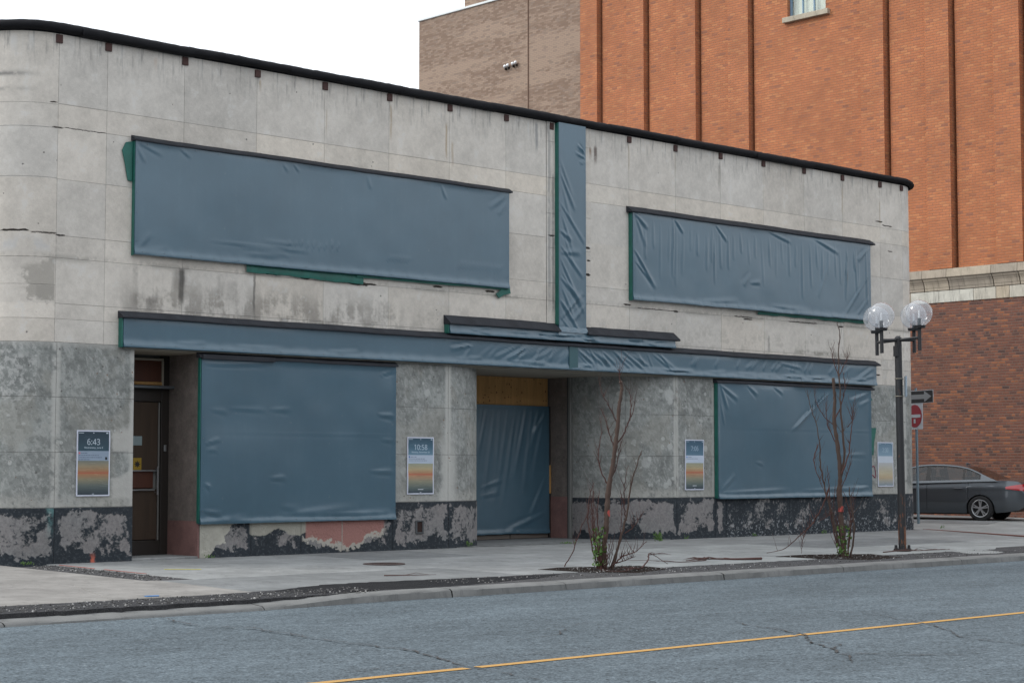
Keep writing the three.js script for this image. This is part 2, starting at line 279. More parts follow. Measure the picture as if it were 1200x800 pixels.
  spray([[13.62, 1.95], [14.02, 2.25], [13.99, 2.29], [13.6, 1.99]], [.5, .45, .08]); spray([[10.98, 5.7], [11.16, 5.72], [11.1, 5.82], [10.95, 5.8]], [.05, .16, .36]);
  // pebbles lying on the gravel, too many to count
  const pg = new THREE.IcosahedronGeometry(.0095, 0), n = 2400, im = new THREE.InstancedMesh(pg, new THREE.MeshStandardMaterial({ color: rgb(1, 1, 1), roughness: .95 }), n), M = new THREE.Matrix4(), Q = new THREE.Quaternion(), E = new THREE.Euler(), c = new THREE.Color();
  const rp = rng(91);
  for (let i = 0; i < n; i++) {
    let x, z, y = .0; const t = rp();
    if (t < .4) { x = 7 + rp() * 6.6; z = 6.0 + rp() * .75; y = .004; } else if (t < .55) { x = 12.36 + rp() * .5; z = .35 + rp() * 3.25; } else if (t < .85) { x = 15 + rp() * 14; z = 5.68 + rp() * .85; y = .002; } else { x = 17.9 + rp() * 1.5 + (rp() < .4 ? 5.3 : 0); z = 5.0 + rp() * 1; y = .006; }
    const s = .45 + rp() * 1.1; E.set(rp() * 6, rp() * 6, rp() * 6); M.compose(new THREE.Vector3(x, y + .003, z), Q.setFromEuler(E), new THREE.Vector3(s, s * .6, s)); im.setMatrixAt(i, M);
    const g = rp() < .16 ? .26 + rp() * .16 : .05 + rp() * .1; im.setColorAt(i, c.setRGB(g, g * .97, g * .94));
  }
  im.name = 'pebbles'; im.userData.kind = 'stuff'; pavement.add(im);
}
// concrete apron of the side street
{
  const lot = structure('side_street');
  const g = slabGeo([[34.5, -26], [43.97, -26], [43.97, 5.6], [32.0, 5.6], [33.05, 3.4], [34.45, .0]], .06, 0, 0, -.012); part('concrete_apron', g, mPaveLight, lot);
  part('asphalt_lane', slabGeo([[39.0, -26], [43.9, -26], [43.9, -3.6], [38.6, -1.1], [38.2, -4]], .01, 0, 0, -.006), new THREE.MeshStandardMaterial({ map: paveC, roughness: .93, bumpMap: bumpM, bumpScale: .004 }), lot);
  const rust = new THREE.MeshStandardMaterial({ map: tarTex, color: rgb(4.6, 2.0, 1.5), roughness: .9 });
  part('rusty_edge_strip', slabGeo([[34.32, -.03], [34.46, .0], [32.98, 3.45], [32.84, 3.4]], .05, 0, 0, .006), rust, lot);
  lot.rotation.x = Math.atan(-SL) * .5;
}

// ---------------------------------------------------------------- concrete building
const COLS = [11.7, 13.0, 13.79, 15.11, 16.44, 17.76, 19.10, 20.43, 21.75, 22.74, 22.95, 23.66, 23.87, 24.90, 26.20, 27.53, 28.86, 30.19, 31.5, 32.84, 33.66, 35.0];
const ROWS = [3.13, 3.46, 3.68, 4.33, 4.65, 5.46, 6.21, 6.545, 7.56];
const R0 = 0.82, RE = 1.42;                                    // corner and entrance radii
const hash = (a, b) => { const v = Math.sin(a * 127.1 + b * 311.7) * 43758.5453; return v - Math.floor(v); };
const LOWJ = [11.7, 13.04, 14.31, 15.45, 16.4, 17.35, 19.21, 20.42, 22.7, 23.9, 26.18, 27.29, 27.62, 29.6, 31.2, 32.34, 33.64, 35.0];
const nearest = (arr, v) => { let m = 9; for (const a of arr) m = Math.min(m, Math.abs(a - v)); return m; };
const idx = (arr, v) => { let i = 0; while (i < arr.length - 2 && v > arr[i + 1]) i++; return i; };
const dabs = []; { const r = rng(40); const add = (s0, s1, y0, y1, n, big) => { for (let i = 0; i < n; i++) dabs.push([s0 + r() * (s1 - s0), y0 + r() * (y1 - y0), (.02 + r() * r() * .09) * big, .7 + r() * .8, r()]); };
  add(24.9, 27.2, 1.0, 2.9, 60, .75); add(24.9, 26.4, .95, 1.8, 9, 1.2); add(19.3, 20.4, 1.2, 2.9, 14, .8); add(12.3, 14.2, .9, 3, 24, .6); add(32.4, 33.6, 1, 3, 20, .7); dabs.push([26.0, 2.72, .13, 1, .9], [26.03, 2.6, .07, 1, .9], [19.95, 2.6, .07, 1, .8]); }
const pits = []; { const r = rng(41); for (let i = 0; i < 420; i++) pits.push([11.8 + r() * 23, .8 + r() * 2.3, .006 + r() * .012, r()]); for (let i = 0; i < 90; i++) pits.push([11.8 + r() * 23, 3.2 + r() * 4.2, .006 + r() * .012, .2]); }
const CELL = .25, bins = new Map();
function binAdd(kind, e, rad) { for (let a = Math.floor((e[0] - rad) / CELL); a <= Math.floor((e[0] + rad) / CELL); a++) for (let b = Math.floor((e[1] - rad) / CELL); b <= Math.floor((e[1] + rad) / CELL); b++) { const k = a * 1000 + b; if (!bins.has(k)) bins.set(k, []); bins.get(k).push([kind, ...e]); } }
for (const d of dabs) binAdd(0, d, d[2] * 2); for (const d of pits) binAdd(1, d, d[2] * 1.5);
// broken joint mortar: [s0, s1, y, thickness]
const gaps = [[12.2, 12.62, 4.70, .02], [12.62, 13.02, 4.675, .012], [12.98, 13.16, 4.655, .018], [16.6, 16.9, 4.37, .018], [17.28, 17.5, 4.35, .03], [18.25, 18.86, 4.34, .022], [18.3, 18.7, 4.318, .012], [20.05, 20.3, 4.40, .022], [21.25, 21.5, 4.40, .025], [24.72, 24.96, 4.38, .018], [25.1, 26.3, 4.335, .008], [26.1, 26.28, 4.33, .025], [27.9, 28.5, 4.34, .01], [28.2, 28.5, 4.30, .02], [29.6, 30.6, 4.33, .012], [31.3, 31.5, 4.31, .02], [32.66, 32.95, 7.02 - .35, .02], [32.9, 33.3, 6.6, .014], [33.1, 33.3, 6.05, .012], [32.55, 32.78, 3.34, .02], [12.9, 13.1, 6.2, .012], [12.85, 13.0, 6.56, .012], [13.1, 13.8, 6.21, .007], [22.75, 22.95, 5.5, .02], [23.7, 23.86, 5.35, .03], [23.74, 23.87, 5.12, .03], [23.7, 23.86, 4.86, .03]];
// vertical streaks: [s, yTop, yBottom, width, colour, strength]
const DK = [.055, .05, .045], RU = [.30, .20, .095], WH = [.56, .555, .54];
const streaks = [[19.14, 7.35, 6.7, .03, RU, .45], [20.36, 7.2, 6.5, .03, RU, .55], [20.5, 6.9, 6.4, .035, RU, .4], [17.8, 7.1, 6.6, .02, RU, .3], [24.0, 7.25, 6.85, .06, [.09, .06, .05], .8], [23.86, 7.2, 6.95, .05, [.2, .12, .07], .8], [24.9, 7.4, 6.8, .025, RU, .35], [26.2, 7.4, 6.9, .02, RU, .25], [31.5, 7.3, 6.6, .04, RU, .3], [15.1, 4.33, 3.66, .07, DK, .75], [15.06, 4.3, 3.9, .16, DK, .45], [16.42, 4.33, 3.64, .03, DK, .6], [14.3, 4.32, 4.0, .06, DK, .35], [15.8, 4.28, 3.8, .1, DK, .28], [16.0, 4.2, 3.75, .14, DK, .25], [14.4, 3.9, 3.63, .2, DK, .4], [14.6, 3.86, 3.63, .14, DK, .5], [22.8, 7.5, 4.1, .05, [.16, .165, .17], .5], [22.9, 6.6, 4.0, .05, [.1, .1, .1], .55], [22.5, 7.5, 6.9, .05, [.17, .18, .19], .6], [22.3, 7.5, 7.1, .03, WH, .5], [29.0, 4.0, 3.55, .05, [.16, .15, .14], .5], [32.84, 7.1, 6.5, .03, RU, .35], [16.5, 7.4, 7.15, .03, RU, .5], [27.5, 7.3, 6.7, .06, [.22, .2, .17], .4], [12.6, 7.5, 7.2, .05, WH, .5], [12.35, 7.5, 7.15, .07, WH, .4], [14.6, 7.45, 7.2, .04, [.45, .3, .2], .3]];
let FH = .5;                                                   // surface height at the last facade() point, 0..1
function facade(s, y) {
  const n1 = nz(N1, s / 5.1, y / 5.1), n2 = nz(N2, s / 1.7, y / 1.7), n3 = nz(N3, s / .9, y / .9), w = nz(NW, s / 1.3, y / 1.3), w2 = nz(NW, s / .6 + .3, y / .6);
  let c; FH = .5;
  if (y > 3.125) {
    FH = .5 + .14 * (n3 - .5) + .16 * (w - .5);
    const ci = idx(COLS, s), ri = idx(ROWS, y), h = hash(ci * 3.1, ri * 1.7 + 2), h2 = hash(ci + 40, ri);
    let k = .93 + .12 * (h - .5) + .2 * (n1 - .5) + .24 * (n2 - .5) + .16 * (n3 - .5) + .2 * (w - .5) + .1 * (w2 - .5);
    c = mixc([.615, .562, .498], [.575, .54, .495], h2); c = [c[0] * k, c[1] * k, c[2] * k];
    if (ri === 6 && ci > 3) c = [c[0] * 1.08, c[1] * 1.06, c[2] * 1.03];
    // weathering below the roof edge: fine runs
    const run = nz(N2, s / 1.1, y / 9), run2 = nz(N3, s / .7 + .4, y / 6);
    const up = sm(6.9, 7.5, y + .25 * (run - .5));
    c = mixc(c, [.21, .2, .19], up * sm(.5, .85, run2) * .6); c = mixc(c, WH, up * sm(.55, .85, run) * .45);
    // damp rims over the canopy
    const dn = sm(4.35, 3.75, y) * sm(13.7, 14.4, s) * sm(20.5, 18.2, s);
    c = mixc(c, [.17, .155, .138], dn * sm(.42, .72, .6 * n2 + .5 * run) * .62);
    c = mixc(c, [.24, .22, .19], sm(4.3, 3.9, y) * sm(.5, .75, n2) * .35 * sm(14, 15, s));
    // grey render repairs on the corner
    const p1 = sm(.0, .08, s - 12.56 - .5 * (n2 - .5)) * sm(.0, .03, 13.0 - s) * sm(0, .07, y - 3.70 - .2 * (n3 - .5)) * sm(0, .1, 4.3 - y + .3 * (n2 - .5)); c = mixc(c, [.33, .305, .27], p1 * .75);
    const p2 = sm(.0, .04, s - 12.7) * sm(0, .03, 13.0 - s) * sm(0, .03, y - 3.70) * sm(0, .03, 3.95 - y + .06 * (n3 - .5)); c = mixc(c, [.3, .28, .25], p2 * .5);
    const p3 = sm(4.36, 4.5, y) * sm(4.68, 4.5, y) * sm(13.02, 12.9, s) * sm(.4, .6, n2); c = mixc(c, [.47, .465, .46], p3 * .6);
    c = mixc(c, [.15, .145, .14], sm(12.85, 12.2, s) * (Math.exp(-(((y - 6.93 - .02 * n2) / .035) ** 2)) + .6 * Math.exp(-(((y - 6.72) / .03) ** 2))) * sm(.35, .6, n2 + .2 * w) * .8);
    c = mixc(c, [.25, .235, .21], Math.exp(-(((y - 4.35 + .05 * (n2 - .5)) / .05) ** 2)) * sm(.4, .65, n2) * .55);
    c = mixc(c, WH, sm(.72, .86, n2 * .7 + n3 * .4) * .35);
    c = mixc(c, [.2, .19, .16], (Math.exp(-(((y - 3.72) / .05) ** 2)) * sm(29.6, 30.2, s) * sm(31.9, 31.3, s)) * sm(.35, .6, n2) * .7);
  } else if (y > .787) {
    const ci = idx(LOWJ, s), h = hash(ci, Math.floor((y - .785) / .782));
    let k = .95 + .16 * (h - .5) + .26 * (n1 - .5) + .4 * (n2 - .5) + .3 * (n3 - .5) + .4 * (w - .5) + .16 * (w2 - .5);
    c = [.252 * k, .262 * k, .250 * k];
    FH = .5 + .3 * (n3 - .5) + .25 * (n2 - .5) + .25 * (w - .5);
    const scr = nz(N3, s / .55 + y * .6, y / .9 + s * .35);
    c = mixc(c, [.36, .365, .35], sm(.51, .64, scr * .75 + n2 * .3) * .62);
    c = mixc(c, [.105, .11, .105], sm(.56, .74, nz(N2, s / .7 + .5, y / .7)) * .42);
    c = mixc(c, [.27, .255, .22], sm(.5, .8, nz(N1, s / 1.9 + .2, y / 2.6)) * .35);
    // pale mortar left along joints and edges
    const je = nearest(LOWJ, s + .03 * (n2 - .5)); c = mixc(c, [.44, .435, .41], sm(.095, .03, je) * sm(.25, .55, n2 + .2 * w) * .85);
    c = mixc(c, [.40, .39, .36], sm(1.04, .8, y + .16 * (n2 - .5)) * sm(.3, .6, nz(N2, s / .9, .2) * .6 + n3 * .4) * .75);
    c = mixc(c, [.42, .41, .385], sm(3.03, 3.12, y + .03 * (n3 - .5)) * .5);
    // poster ghost patches
    if (s > 13.93 && s < 14.33) { const a = sm(0, .06, s - 13.93 + .05 * (n3 - .5)) * Math.max(sm(0, .05, y - 1.56) * sm(0, .12, 1.95 + .1 * (n2 - .5) - y), sm(0, .06, y - .88) * sm(0, .1, 1.28 + .14 * (n2 - .5) - y)); c = mixc(c, [.43, .42, .395], a * .85); }
    if (s > 20.1 && s < 20.75) c = mixc(c, [.45, .445, .42], sm(20.18, 20.32, s + .12 * (n2 - .5)) * sm(20.7, 20.5, s) * sm(2.3, 1.4, y + .5 * (n2 - .5)) * .8);
    if (s > 19.2 && s < 19.5) c = mixc(c, [.34, .345, .33], sm(19.5, 19.3, s) * sm(2.2, 1.9, y) * .5);
    if (s < 12.75) c = mixc(c, [.46, .455, .44], sm(.5, .66, n3) * sm(2.0, 2.5, y) * .6);
  } else {
    // peeling black paint over pinkish grey stone
    const ci = idx(LOWJ, s), je = nearest(LOWJ, s), ed = Math.min(je * 1.5, (y - .03) * 1.15, (.775 - y) * 1.5);
    const dens = s < 13.04 ? -.07 : s < 14.32 ? -.13 : s < 15.9 ? -.02 : s < 17.4 ? -.2 : s < 19.21 ? -.24 : s < 21 ? -.1 : s < 26.1 ? -.04 : s < 27.5 ? -.06 : s < 29.6 ? -.30 : -.33;
    const n4 = nz(N3, s / .42 + .3, y / .42), big = nz(N1, s / 1.4, y / 1.1), edge = sm(.0, .15, ed - .03 + .22 * (n2 - .5) + .1 * (n3 - .5)) * .62;
    const m = edge + .55 * (n2 - .5) + .3 * (n3 - .5) + .22 * (n4 - .5) + .35 * (big - .5) + dens - .06 * (w - .5) + .26;
    const peel = sm(.64, .76, m + .1 * (nz(N3, s / .25, y / .25) - .5));
    FH = .38 + .34 * (1 - peel) + .14 * (n3 - .5) + .12 * (w - .5);
    let k = .78 + .4 * (w - .5) + .4 * n3;
    const stone = mixc([.235 * k, .212 * k, .208 * k], [.205 * k, .208 * k, .206 * k], n1);
    const kp = .8 + .5 * w + .5 * (n2 - .5); const paint = mixc([.020 * kp, .026 * kp, .033 * kp], [.075, .085, .095], sm(.5, .72, n4 * .6 + n3 * .4) * .5);
    c = mixc(paint, mixc(stone, [.11, .11, .115], sm(.55, .3, n4) * .4), peel);
    c = mixc(c, [.40, .385, .36], Math.exp(-(((m - .655) / .012) ** 2)) * .3);
    c = mixc(c, [.34, .33, .32], sm(.72, .86, w * .6 + n4 * .5) * .4 * (1 - peel));
    if (s > 27.6) c = mixc(c, [.38, .4, .42], sm(.6, .7, n4 * .6 + n3 * .45) * sm(.26, .1, Math.abs(y - .17)) * .6);
    // broken stucco and pink stone under the left display window
    if (s > 15.45 && s < 19.2) {
      const e0 = 15.45, pl = sm(0, .02, 16.25 - s - .55 * (1 - y / .55) + .3 * (n2 - .5) - .1) * (s < 16.3 ? 1 : 0); c = mixc(c, [.40 * (.7 + .6 * n2), .385 * (.7 + .6 * n2), .33 * (.7 + .6 * n2)], pl * .9);
      const pl2 = sm(16.35, 16.4, s) * sm(17.75, 17.6, s) * sm(0, .02, y - .33 + .12 * (n2 - .5) - .05 * Math.sin(s * 9)); c = mixc(c, [.37, .355, .3], pl2 * .85);
      const yy = .12 + .3 * ((s - 18.1) / 1.05) ** 2 + .22 * (n2 - .5) + .1 * (n3 - .5), pk = sm(17.42, 17.46, s) * sm(19.05, 19.0, s) * sm(0, .015, y - yy), rim = sm(.045, .03, Math.abs(y - yy + .015)) * sm(17.35, 17.4, s) * sm(19.1, 19.0, s);
      c = mixc(c, [.31 * (.7 + .6 * w), .155 * (.7 + .6 * w), .135 * (.7 + .6 * w)], pk); c = mixc(c, [.43, .40, .35], rim * .85);
      if (Math.abs(s - 18.16) < .012 && y > .1) c = mixc(c, [.4, .36, .32], .8);
    }
    if (s > 13.55 && s < 13.75) c = mixc(c, [.62, .15, .09], sm(.05, .015, Math.abs(s - 13.66 + .05 * (n3 - .5))) * sm(.17, .03, y + .08 * (n2 - .5)) * .8);
    if (s > 12.85 && s < 13.03) c = mixc(c, [.13, .27, .27], sm(12.88, 12.96, s) * sm(.3, .7, y) * sm(.45, .7, n2) * .6);
  }
  for (const g of gaps) { if (s > g[0] + .004 && s < g[1] - .004 && Math.abs(y - g[2]) < .06) { const t = g[3] * (.45 + .8 * nz(N2, s / .8, g[2])) * sm(g[0], g[0] + .06, s) * sm(g[1], g[1] - .06, s); FH -= .45 * sm(t, t * .6, Math.abs(y - g[2] + .02 * (nz(N2, s / .6, .7) - .5))); c = mixc(c, [.03, .022, .018], sm(t, t * .6, Math.abs(y - g[2] + .02 * (nz(N2, s / .6, .7) - .5)))); } }
  for (const g of streaks) { const dx = Math.abs(s - g[0] + .03 * (nz(N2, .3, y / 1.2) - .5)); if (dx < g[3] * 1.6 && y < g[1] + .1 && y > g[2] - .1) c = mixc(c, g[4], g[5] * sm(g[3], g[3] * .3, dx) * sm(g[1] + .05, g[1] - .05, y) * sm(g[2], g[2] + .25, y) * sm(.2, .6, n2 + .2 * w)); }
  const bl = bins.get(Math.floor(s / CELL) * 1000 + Math.floor(y / CELL));
  if (bl) for (const b of bl) { const dx = (s - b[1]) / b[3], dy = (y - b[2]) / (b[0] ? b[3] : b[3] * b[4]), d = Math.hypot(dx, dy) + .5 * (n3 - .5); if (d < 1.2) { FH += (b[0] ? -.3 : .22) * sm(1.05, .7, d); } if (d < 1.2) c = b[0] ? mixc(c, b[4] > .6 ? [.2, .12, .08] : [.09, .085, .08], sm(1, .6, d) * .8) : mixc(c, [.42, .425, .41], sm(1.05, .7, d) * (.35 + .5 * b[5])); }
  return c;
}
const TS = [11.4, 23.3], TW = 12, TY0 = -.1, TH = 8.0;
const facadeMat = TS.map(t0 => {
  const hgt = new Float32Array(2048 * 1366);
  const map = colTex(2048, 1366, (i, j) => { const c = facade(t0 + (i + .5) / 2048 * TW, TY0 + (j + .5) / 1366 * TH); hgt[j * 2048 + i] = FH; return c; });
  const bumpMap = grayTex(2048, 1366, (i, j) => hgt[j * 2048 + i]);
  return new THREE.MeshStandardMaterial({ map, roughness: .93, bumpMap, bumpScale: .014 });
});
// position on the front: s runs along the wall and round its corners, d is proud of it
function front(s, d, low) {
  if (s < 13.0) { const a = (13.0 - s) / R0; return [13.0 - (R0 + d) * Math.sin(a), -R0 + (R0 + d) * Math.cos(a)]; }
  if (s > 33.66) { const a = (s - 33.66) / R0; return [33.66 + (R0 + d) * Math.sin(a), -R0 + (R0 + d) * Math.cos(a)]; }
  if (low && s > 20.43 && s < 23.3) { const a = (s - 20.43) / RE; return [20.43 + (RE + d) * Math.sin(a), -RE + (RE + d) * Math.cos(a)]; }
  if (low && s >= 23.3 && s < 26.19) { const a = (26.19 - s) / RE; return [26.19 - (RE + d) * Math.sin(a), -RE + (RE + d) * Math.cos(a)]; }
  return [s, d];
}
const building = thing('commercial_building', 'boarded-up low concrete building with rounded corners and grey-blue tarpaulins', 'building');
const rp = rng(8);
function panel(name, s0, s1, y0, y1, low, gap = .004, proud = 0) {
  const curved = s0 < 12.99 || s1 > 33.67 || (low && s1 > 20.44 && s0 < 26.18), b = .003, n = curved ? Math.max(3, Math.round((s1 - s0) / .09)) : 1;
  const d0 = proud + (rp() - .5) * .003;
  const ss = [s0 + gap, s0 + gap, ...lin(s0 + gap + b, s1 - gap - b, n), s1 - gap, s1 - gap], ys = [y0 + gap, y0 + gap, y0 + gap + b, y1 - gap - b, y1 - gap, y1 - gap];
  const ds = ss.map((_, i) => i === 0 || i === ss.length - 1 ? -.009 : i === 1 || i === ss.length - 2 ? -b : 0), dy = [-.009, -b, 0, 0, -b, -.009];
  const t = (s0 + s1) / 2 > 23.3 ? 1 : 0;
  const g = grid(ss, ys, (s, y, i, j) => { const [x, z] = front(s, d0 + Math.min(ds[i], dy[j]), low); return [x, y, z, (s - TS[t]) / TW, (y - TY0) / TH]; });
  return part(name, toCreasedNormals(g, .4), facadeMat[t], building);
}
// upper wall, course by course; pieces wholly behind a tarpaulin are left out
for (let i = 0; i < COLS.length - 1; i++) {
  const s0 = COLS[i], s1 = COLS[i + 1]; if (s0 === 22.95) continue;
  const strip = s1 - s0 < .3;
  let rows = strip ? [3.13, 3.5, 3.75, 4.33, 4.65, 5.28, 5.9, 6.545, 7.2, 7.56] : (i < 3 || i > 17) ? ROWS : (i === 9 || i === 8 || i === 13) ? [3.13, 3.68, 4.33, 4.65, 5.46, 6.21, 6.545, 7.56] : [3.13, 3.68, 4.33, 4.65, 6.21, 6.545, 7.56];
  if (i === 0) rows = [3.13, 3.46, 3.94, 4.33, 4.69, 5.47, 6.19, 6.53, 7.56];
  for (let j = 0; j < rows.length - 1; j++) {
    if (s0 >= 15 && s1 <= 21.76 && rows[j] >= 4.64 && rows[j + 1] <= 6.215 && i < 8) continue;
    if (s0 >= 24.9 && s1 <= 32.4 && rows[j] >= 4.64 && rows[j + 1] <= 6.215) continue;
    panel('wall_panel', s0, s1, rows[j], rows[j + 1], false, .0018, strip ? .012 : 0);
  }
}
// ground floor
for (const [s0, s1] of [[11.7, 13.04], [13.04, 14.31], [19.21, 20.42], [20.42, 22.62], [24.0, 25.1], [25.1, 26.18], [26.18, 27.29], [32.34, 33.64], [33.64, 35.0]]) { for (let k = 0; k < 3; k++) panel('wall_panel', s0, s1, .787 + k * .781, .787 + (k + 1) * .781, true, .003); }
for (const [s0, s1] of [[11.7, 13.04], [13.04, 14.31], [15.47, 16.4], [16.4, 17.35], [17.35, 18.16], [18.16, 19.21], [19.21, 20.42], [20.42, 22.62], [24.0, 26.18], [26.18, 27.29], [27.29, 27.62], [27.62, 29.6], [29.6, 31.2], [31.2, 32.34], [32.34, 33.64], [33.64, 35.0]]) panel('base_panel', s0, s1, -.06, .785, true, .003, .012);
// core walls behind the facing
{
  const arc = (cx, cz, r, a0, a1, n = 14) => lin(a0, a1, n).map(a => [cx + r * Math.sin(a), cz + r * Math.cos(a)]);
  const d = .0055, H = Math.PI / 2, back = -21;
  const cornerL = arc(13, -R0, R0 - d, -H, 0), cornerR = arc(33.66, -R0, R0 - d, 0, H);
  const up = [[13 - R0 + d, back], ...cornerL, ...cornerR, [33.66 + R0 - d, back]];
  const low = [[13 - R0 + d, back], ...cornerL, [14.285, -d], [14.285, -.93], [15.475, -.93], [15.475, -d], ...arc(20.43, -RE, RE - d, 0, H), [21.82, -2.06], [24.80, -2.06], ...arc(26.19, -RE, RE - d, -H, 0), ...cornerR, [33.66 + R0 - d, back]];
  const mk = (p, y0, y1) => { const g = extrude(p.map(q => [q[0], -q[1]]).reverse(), y1 - y0); g.rotateX(-Math.PI / 2); g.translate(0, y0, 0); return uvBox(g); };
  const cm = new THREE.MeshStandardMaterial({ map: paveA, color: rgb(.9, .88, .85), roughness: .95 });
  part('core_wall', mk(low, -.1, 3.10), cm, building); part('upper_core_wall', mk(up, 3.103, 7.545), cm, building);
  part('side_wall', uvBox(box(33.66 + R0 - d, 33.66 + R0 + .05, -.1, 7.5, back, -1.25)), new THREE.MeshStandardMaterial({ color: rgb(.13, .075, .055), roughness: .95 }), building);
  part('roof_deck', mk(up.map(p => [p[0], p[1]]), 7.548, 7.62), mTar, building);
}
// wrapped roofing membrane along the parapet
{
  const mm = new THREE.MeshPhysicalMaterial({ specularIntensity: .3, map: tarTex, color: rgb(.36, .36, .39), roughness: .8, bumpMap: gritRep(3, 3), bumpScale: .003 });
  const cuts = [11.6, 13.35, 15.2, 17.05, 19.3, 21.4, 23.2, 24.35, 26.2, 28.6, 30.4, 32.3, 35.0]; const r = rng(19);
  for (let k = 0; k < cuts.length - 1; k++) {
    const a = cuts[k] - .05, b = cuts[k + 1] + .03, n = Math.round((b - a) / .06), lift = (k % 2) * .008 + r() * .004, drp = (r() - .5) * .03;
    const prof = [[-.35, 7.63], [-.1, 7.69], [0, 7.705], [.06, 7.70], [.105, 7.675], [.125, 7.64], [.12, 7.60], [.095, 7.572], [.03, 7.56]];
    const g = grid(lin(a, b, n), prof.map((_, i) => i), (s, i) => { const p = prof[i], f = i / 8, wv = (nz(N2, s / 4.2, .31) - .5) * .05 * sm(.2, .9, f) + (nz(N1, s / 9, .6) - .5) * .07 * (1 - f) + (nz(N3, s / 1.5, i * .07) - .5) * .03; const ends = sm(34.3, 33.6, s); const [x, z] = front(s, p[0] + lift + wv * .35 + drp * f * .4, false); return [x, p[1] + wv * .5 - drp * f - (1 - ends) * .035 * (i > 1 ? 1 : 0) - (i > 5 ? drp * .6 : 0), z, s, i * .1]; });
    part('roof_edge_wrap', flip(g), mm, building);
  }
  // ragged mortar bed showing under the wrap
  const rust = new THREE.MeshStandardMaterial({ map: tarTex, color: rgb(1.8, .85, .7), roughness: .85 });
  for (const x of [12.99, 13.79, 15.11, 16.44, 17.76, 19.10, 20.43, 21.75, 22.86, 24.90, 26.20, 27.53, 28.86, 30.19, 31.5, 32.84, 33.64]) part('anchor_plate', uvBox(rbox(x - .047, x + .055, 7.425 + (rp() - .5) * .015, 7.545, -.002, .02 + rp() * .008, .004)), rust, building);
}

// ---------------------------------------------------------------- tarpaulins, canopy, pylon
const tarpTex = colTex(1024, 1024, (i, j) => { const u = i / 1024, v = j / 1024, f = nz(NW, u * 2, v * 2), m = nz(N1, u, v), l = nz(N2, u * 3, v * 3), st = nz(N2, u * 4, v * .5 + .3), sp = nz(N3, u * 2 + .1, v * 2), k = .93 + .07 * (f - .5) + .14 * (m - .5) + .07 * (l - .5) + .04 * (st - .5); let c = [.047 * k, .109 * k, .155 * k]; c = mixc(c, [.16, .19, .2], sm(.66, .86, st * .7 + l * .35) * .03); c = mixc(c, [.2, .22, .22], sm(.88, .95, sp) * .2); return c; }, [1 / 4.1, 1 / 4.1]);
const tarpMat = new THREE.MeshPhysicalMaterial({ map: tarpTex, roughness: .45, clearcoat: .9, clearcoatRoughness: .26 });
const tarpDull = tarpMat;
const greenMat = new THREE.MeshStandardMaterial({ map: colTex(256, 256, (i, j) => { const k = .7 + .6 * N2[(j * 2 & 511) * 512 + (i * 2 & 511)]; return [.010 * k, .105 * k, .082 * k]; }, [1, 1]), roughness: .5 });
const flashTex = colTex(512, 512, (i, j) => { const f = NW[j * 512 + i], m = N2[j * 512 + i], k = .75 + .3 * f + .4 * (m - .5); return [.034 * k, .036 * k, .042 * k]; }, [1, 1]);
const flashMat = new THREE.MeshPhysicalMaterial({ specularIntensity: .3, map: flashTex, roughness: .7, bumpMap: gritRep(3, 3), bumpScale: .002 });
const nailMat = std([.12, .14, .16], .5, { metalness: .3 });
const SOFT = Array.from({ length: 4096 }, (_, i) => hash(i * .37, i * .11 + 5));
function soft(x, y) { const xi = Math.floor(x), yi = Math.floor(y), a = x - xi, b = y - yi, sx = a * a * a * (a * (a * 6 - 15) + 10), sy = b * b * b * (b * (b * 6 - 15) + 10), q = (i, j) => SOFT[((xi + i) & 63) * 64 + ((yi + j) & 63)]; return (q(0, 0) * (1 - sx) + q(1, 0) * sx) * (1 - sy) + (q(0, 1) * (1 - sx) + q(1, 1) * sx) * sy; }
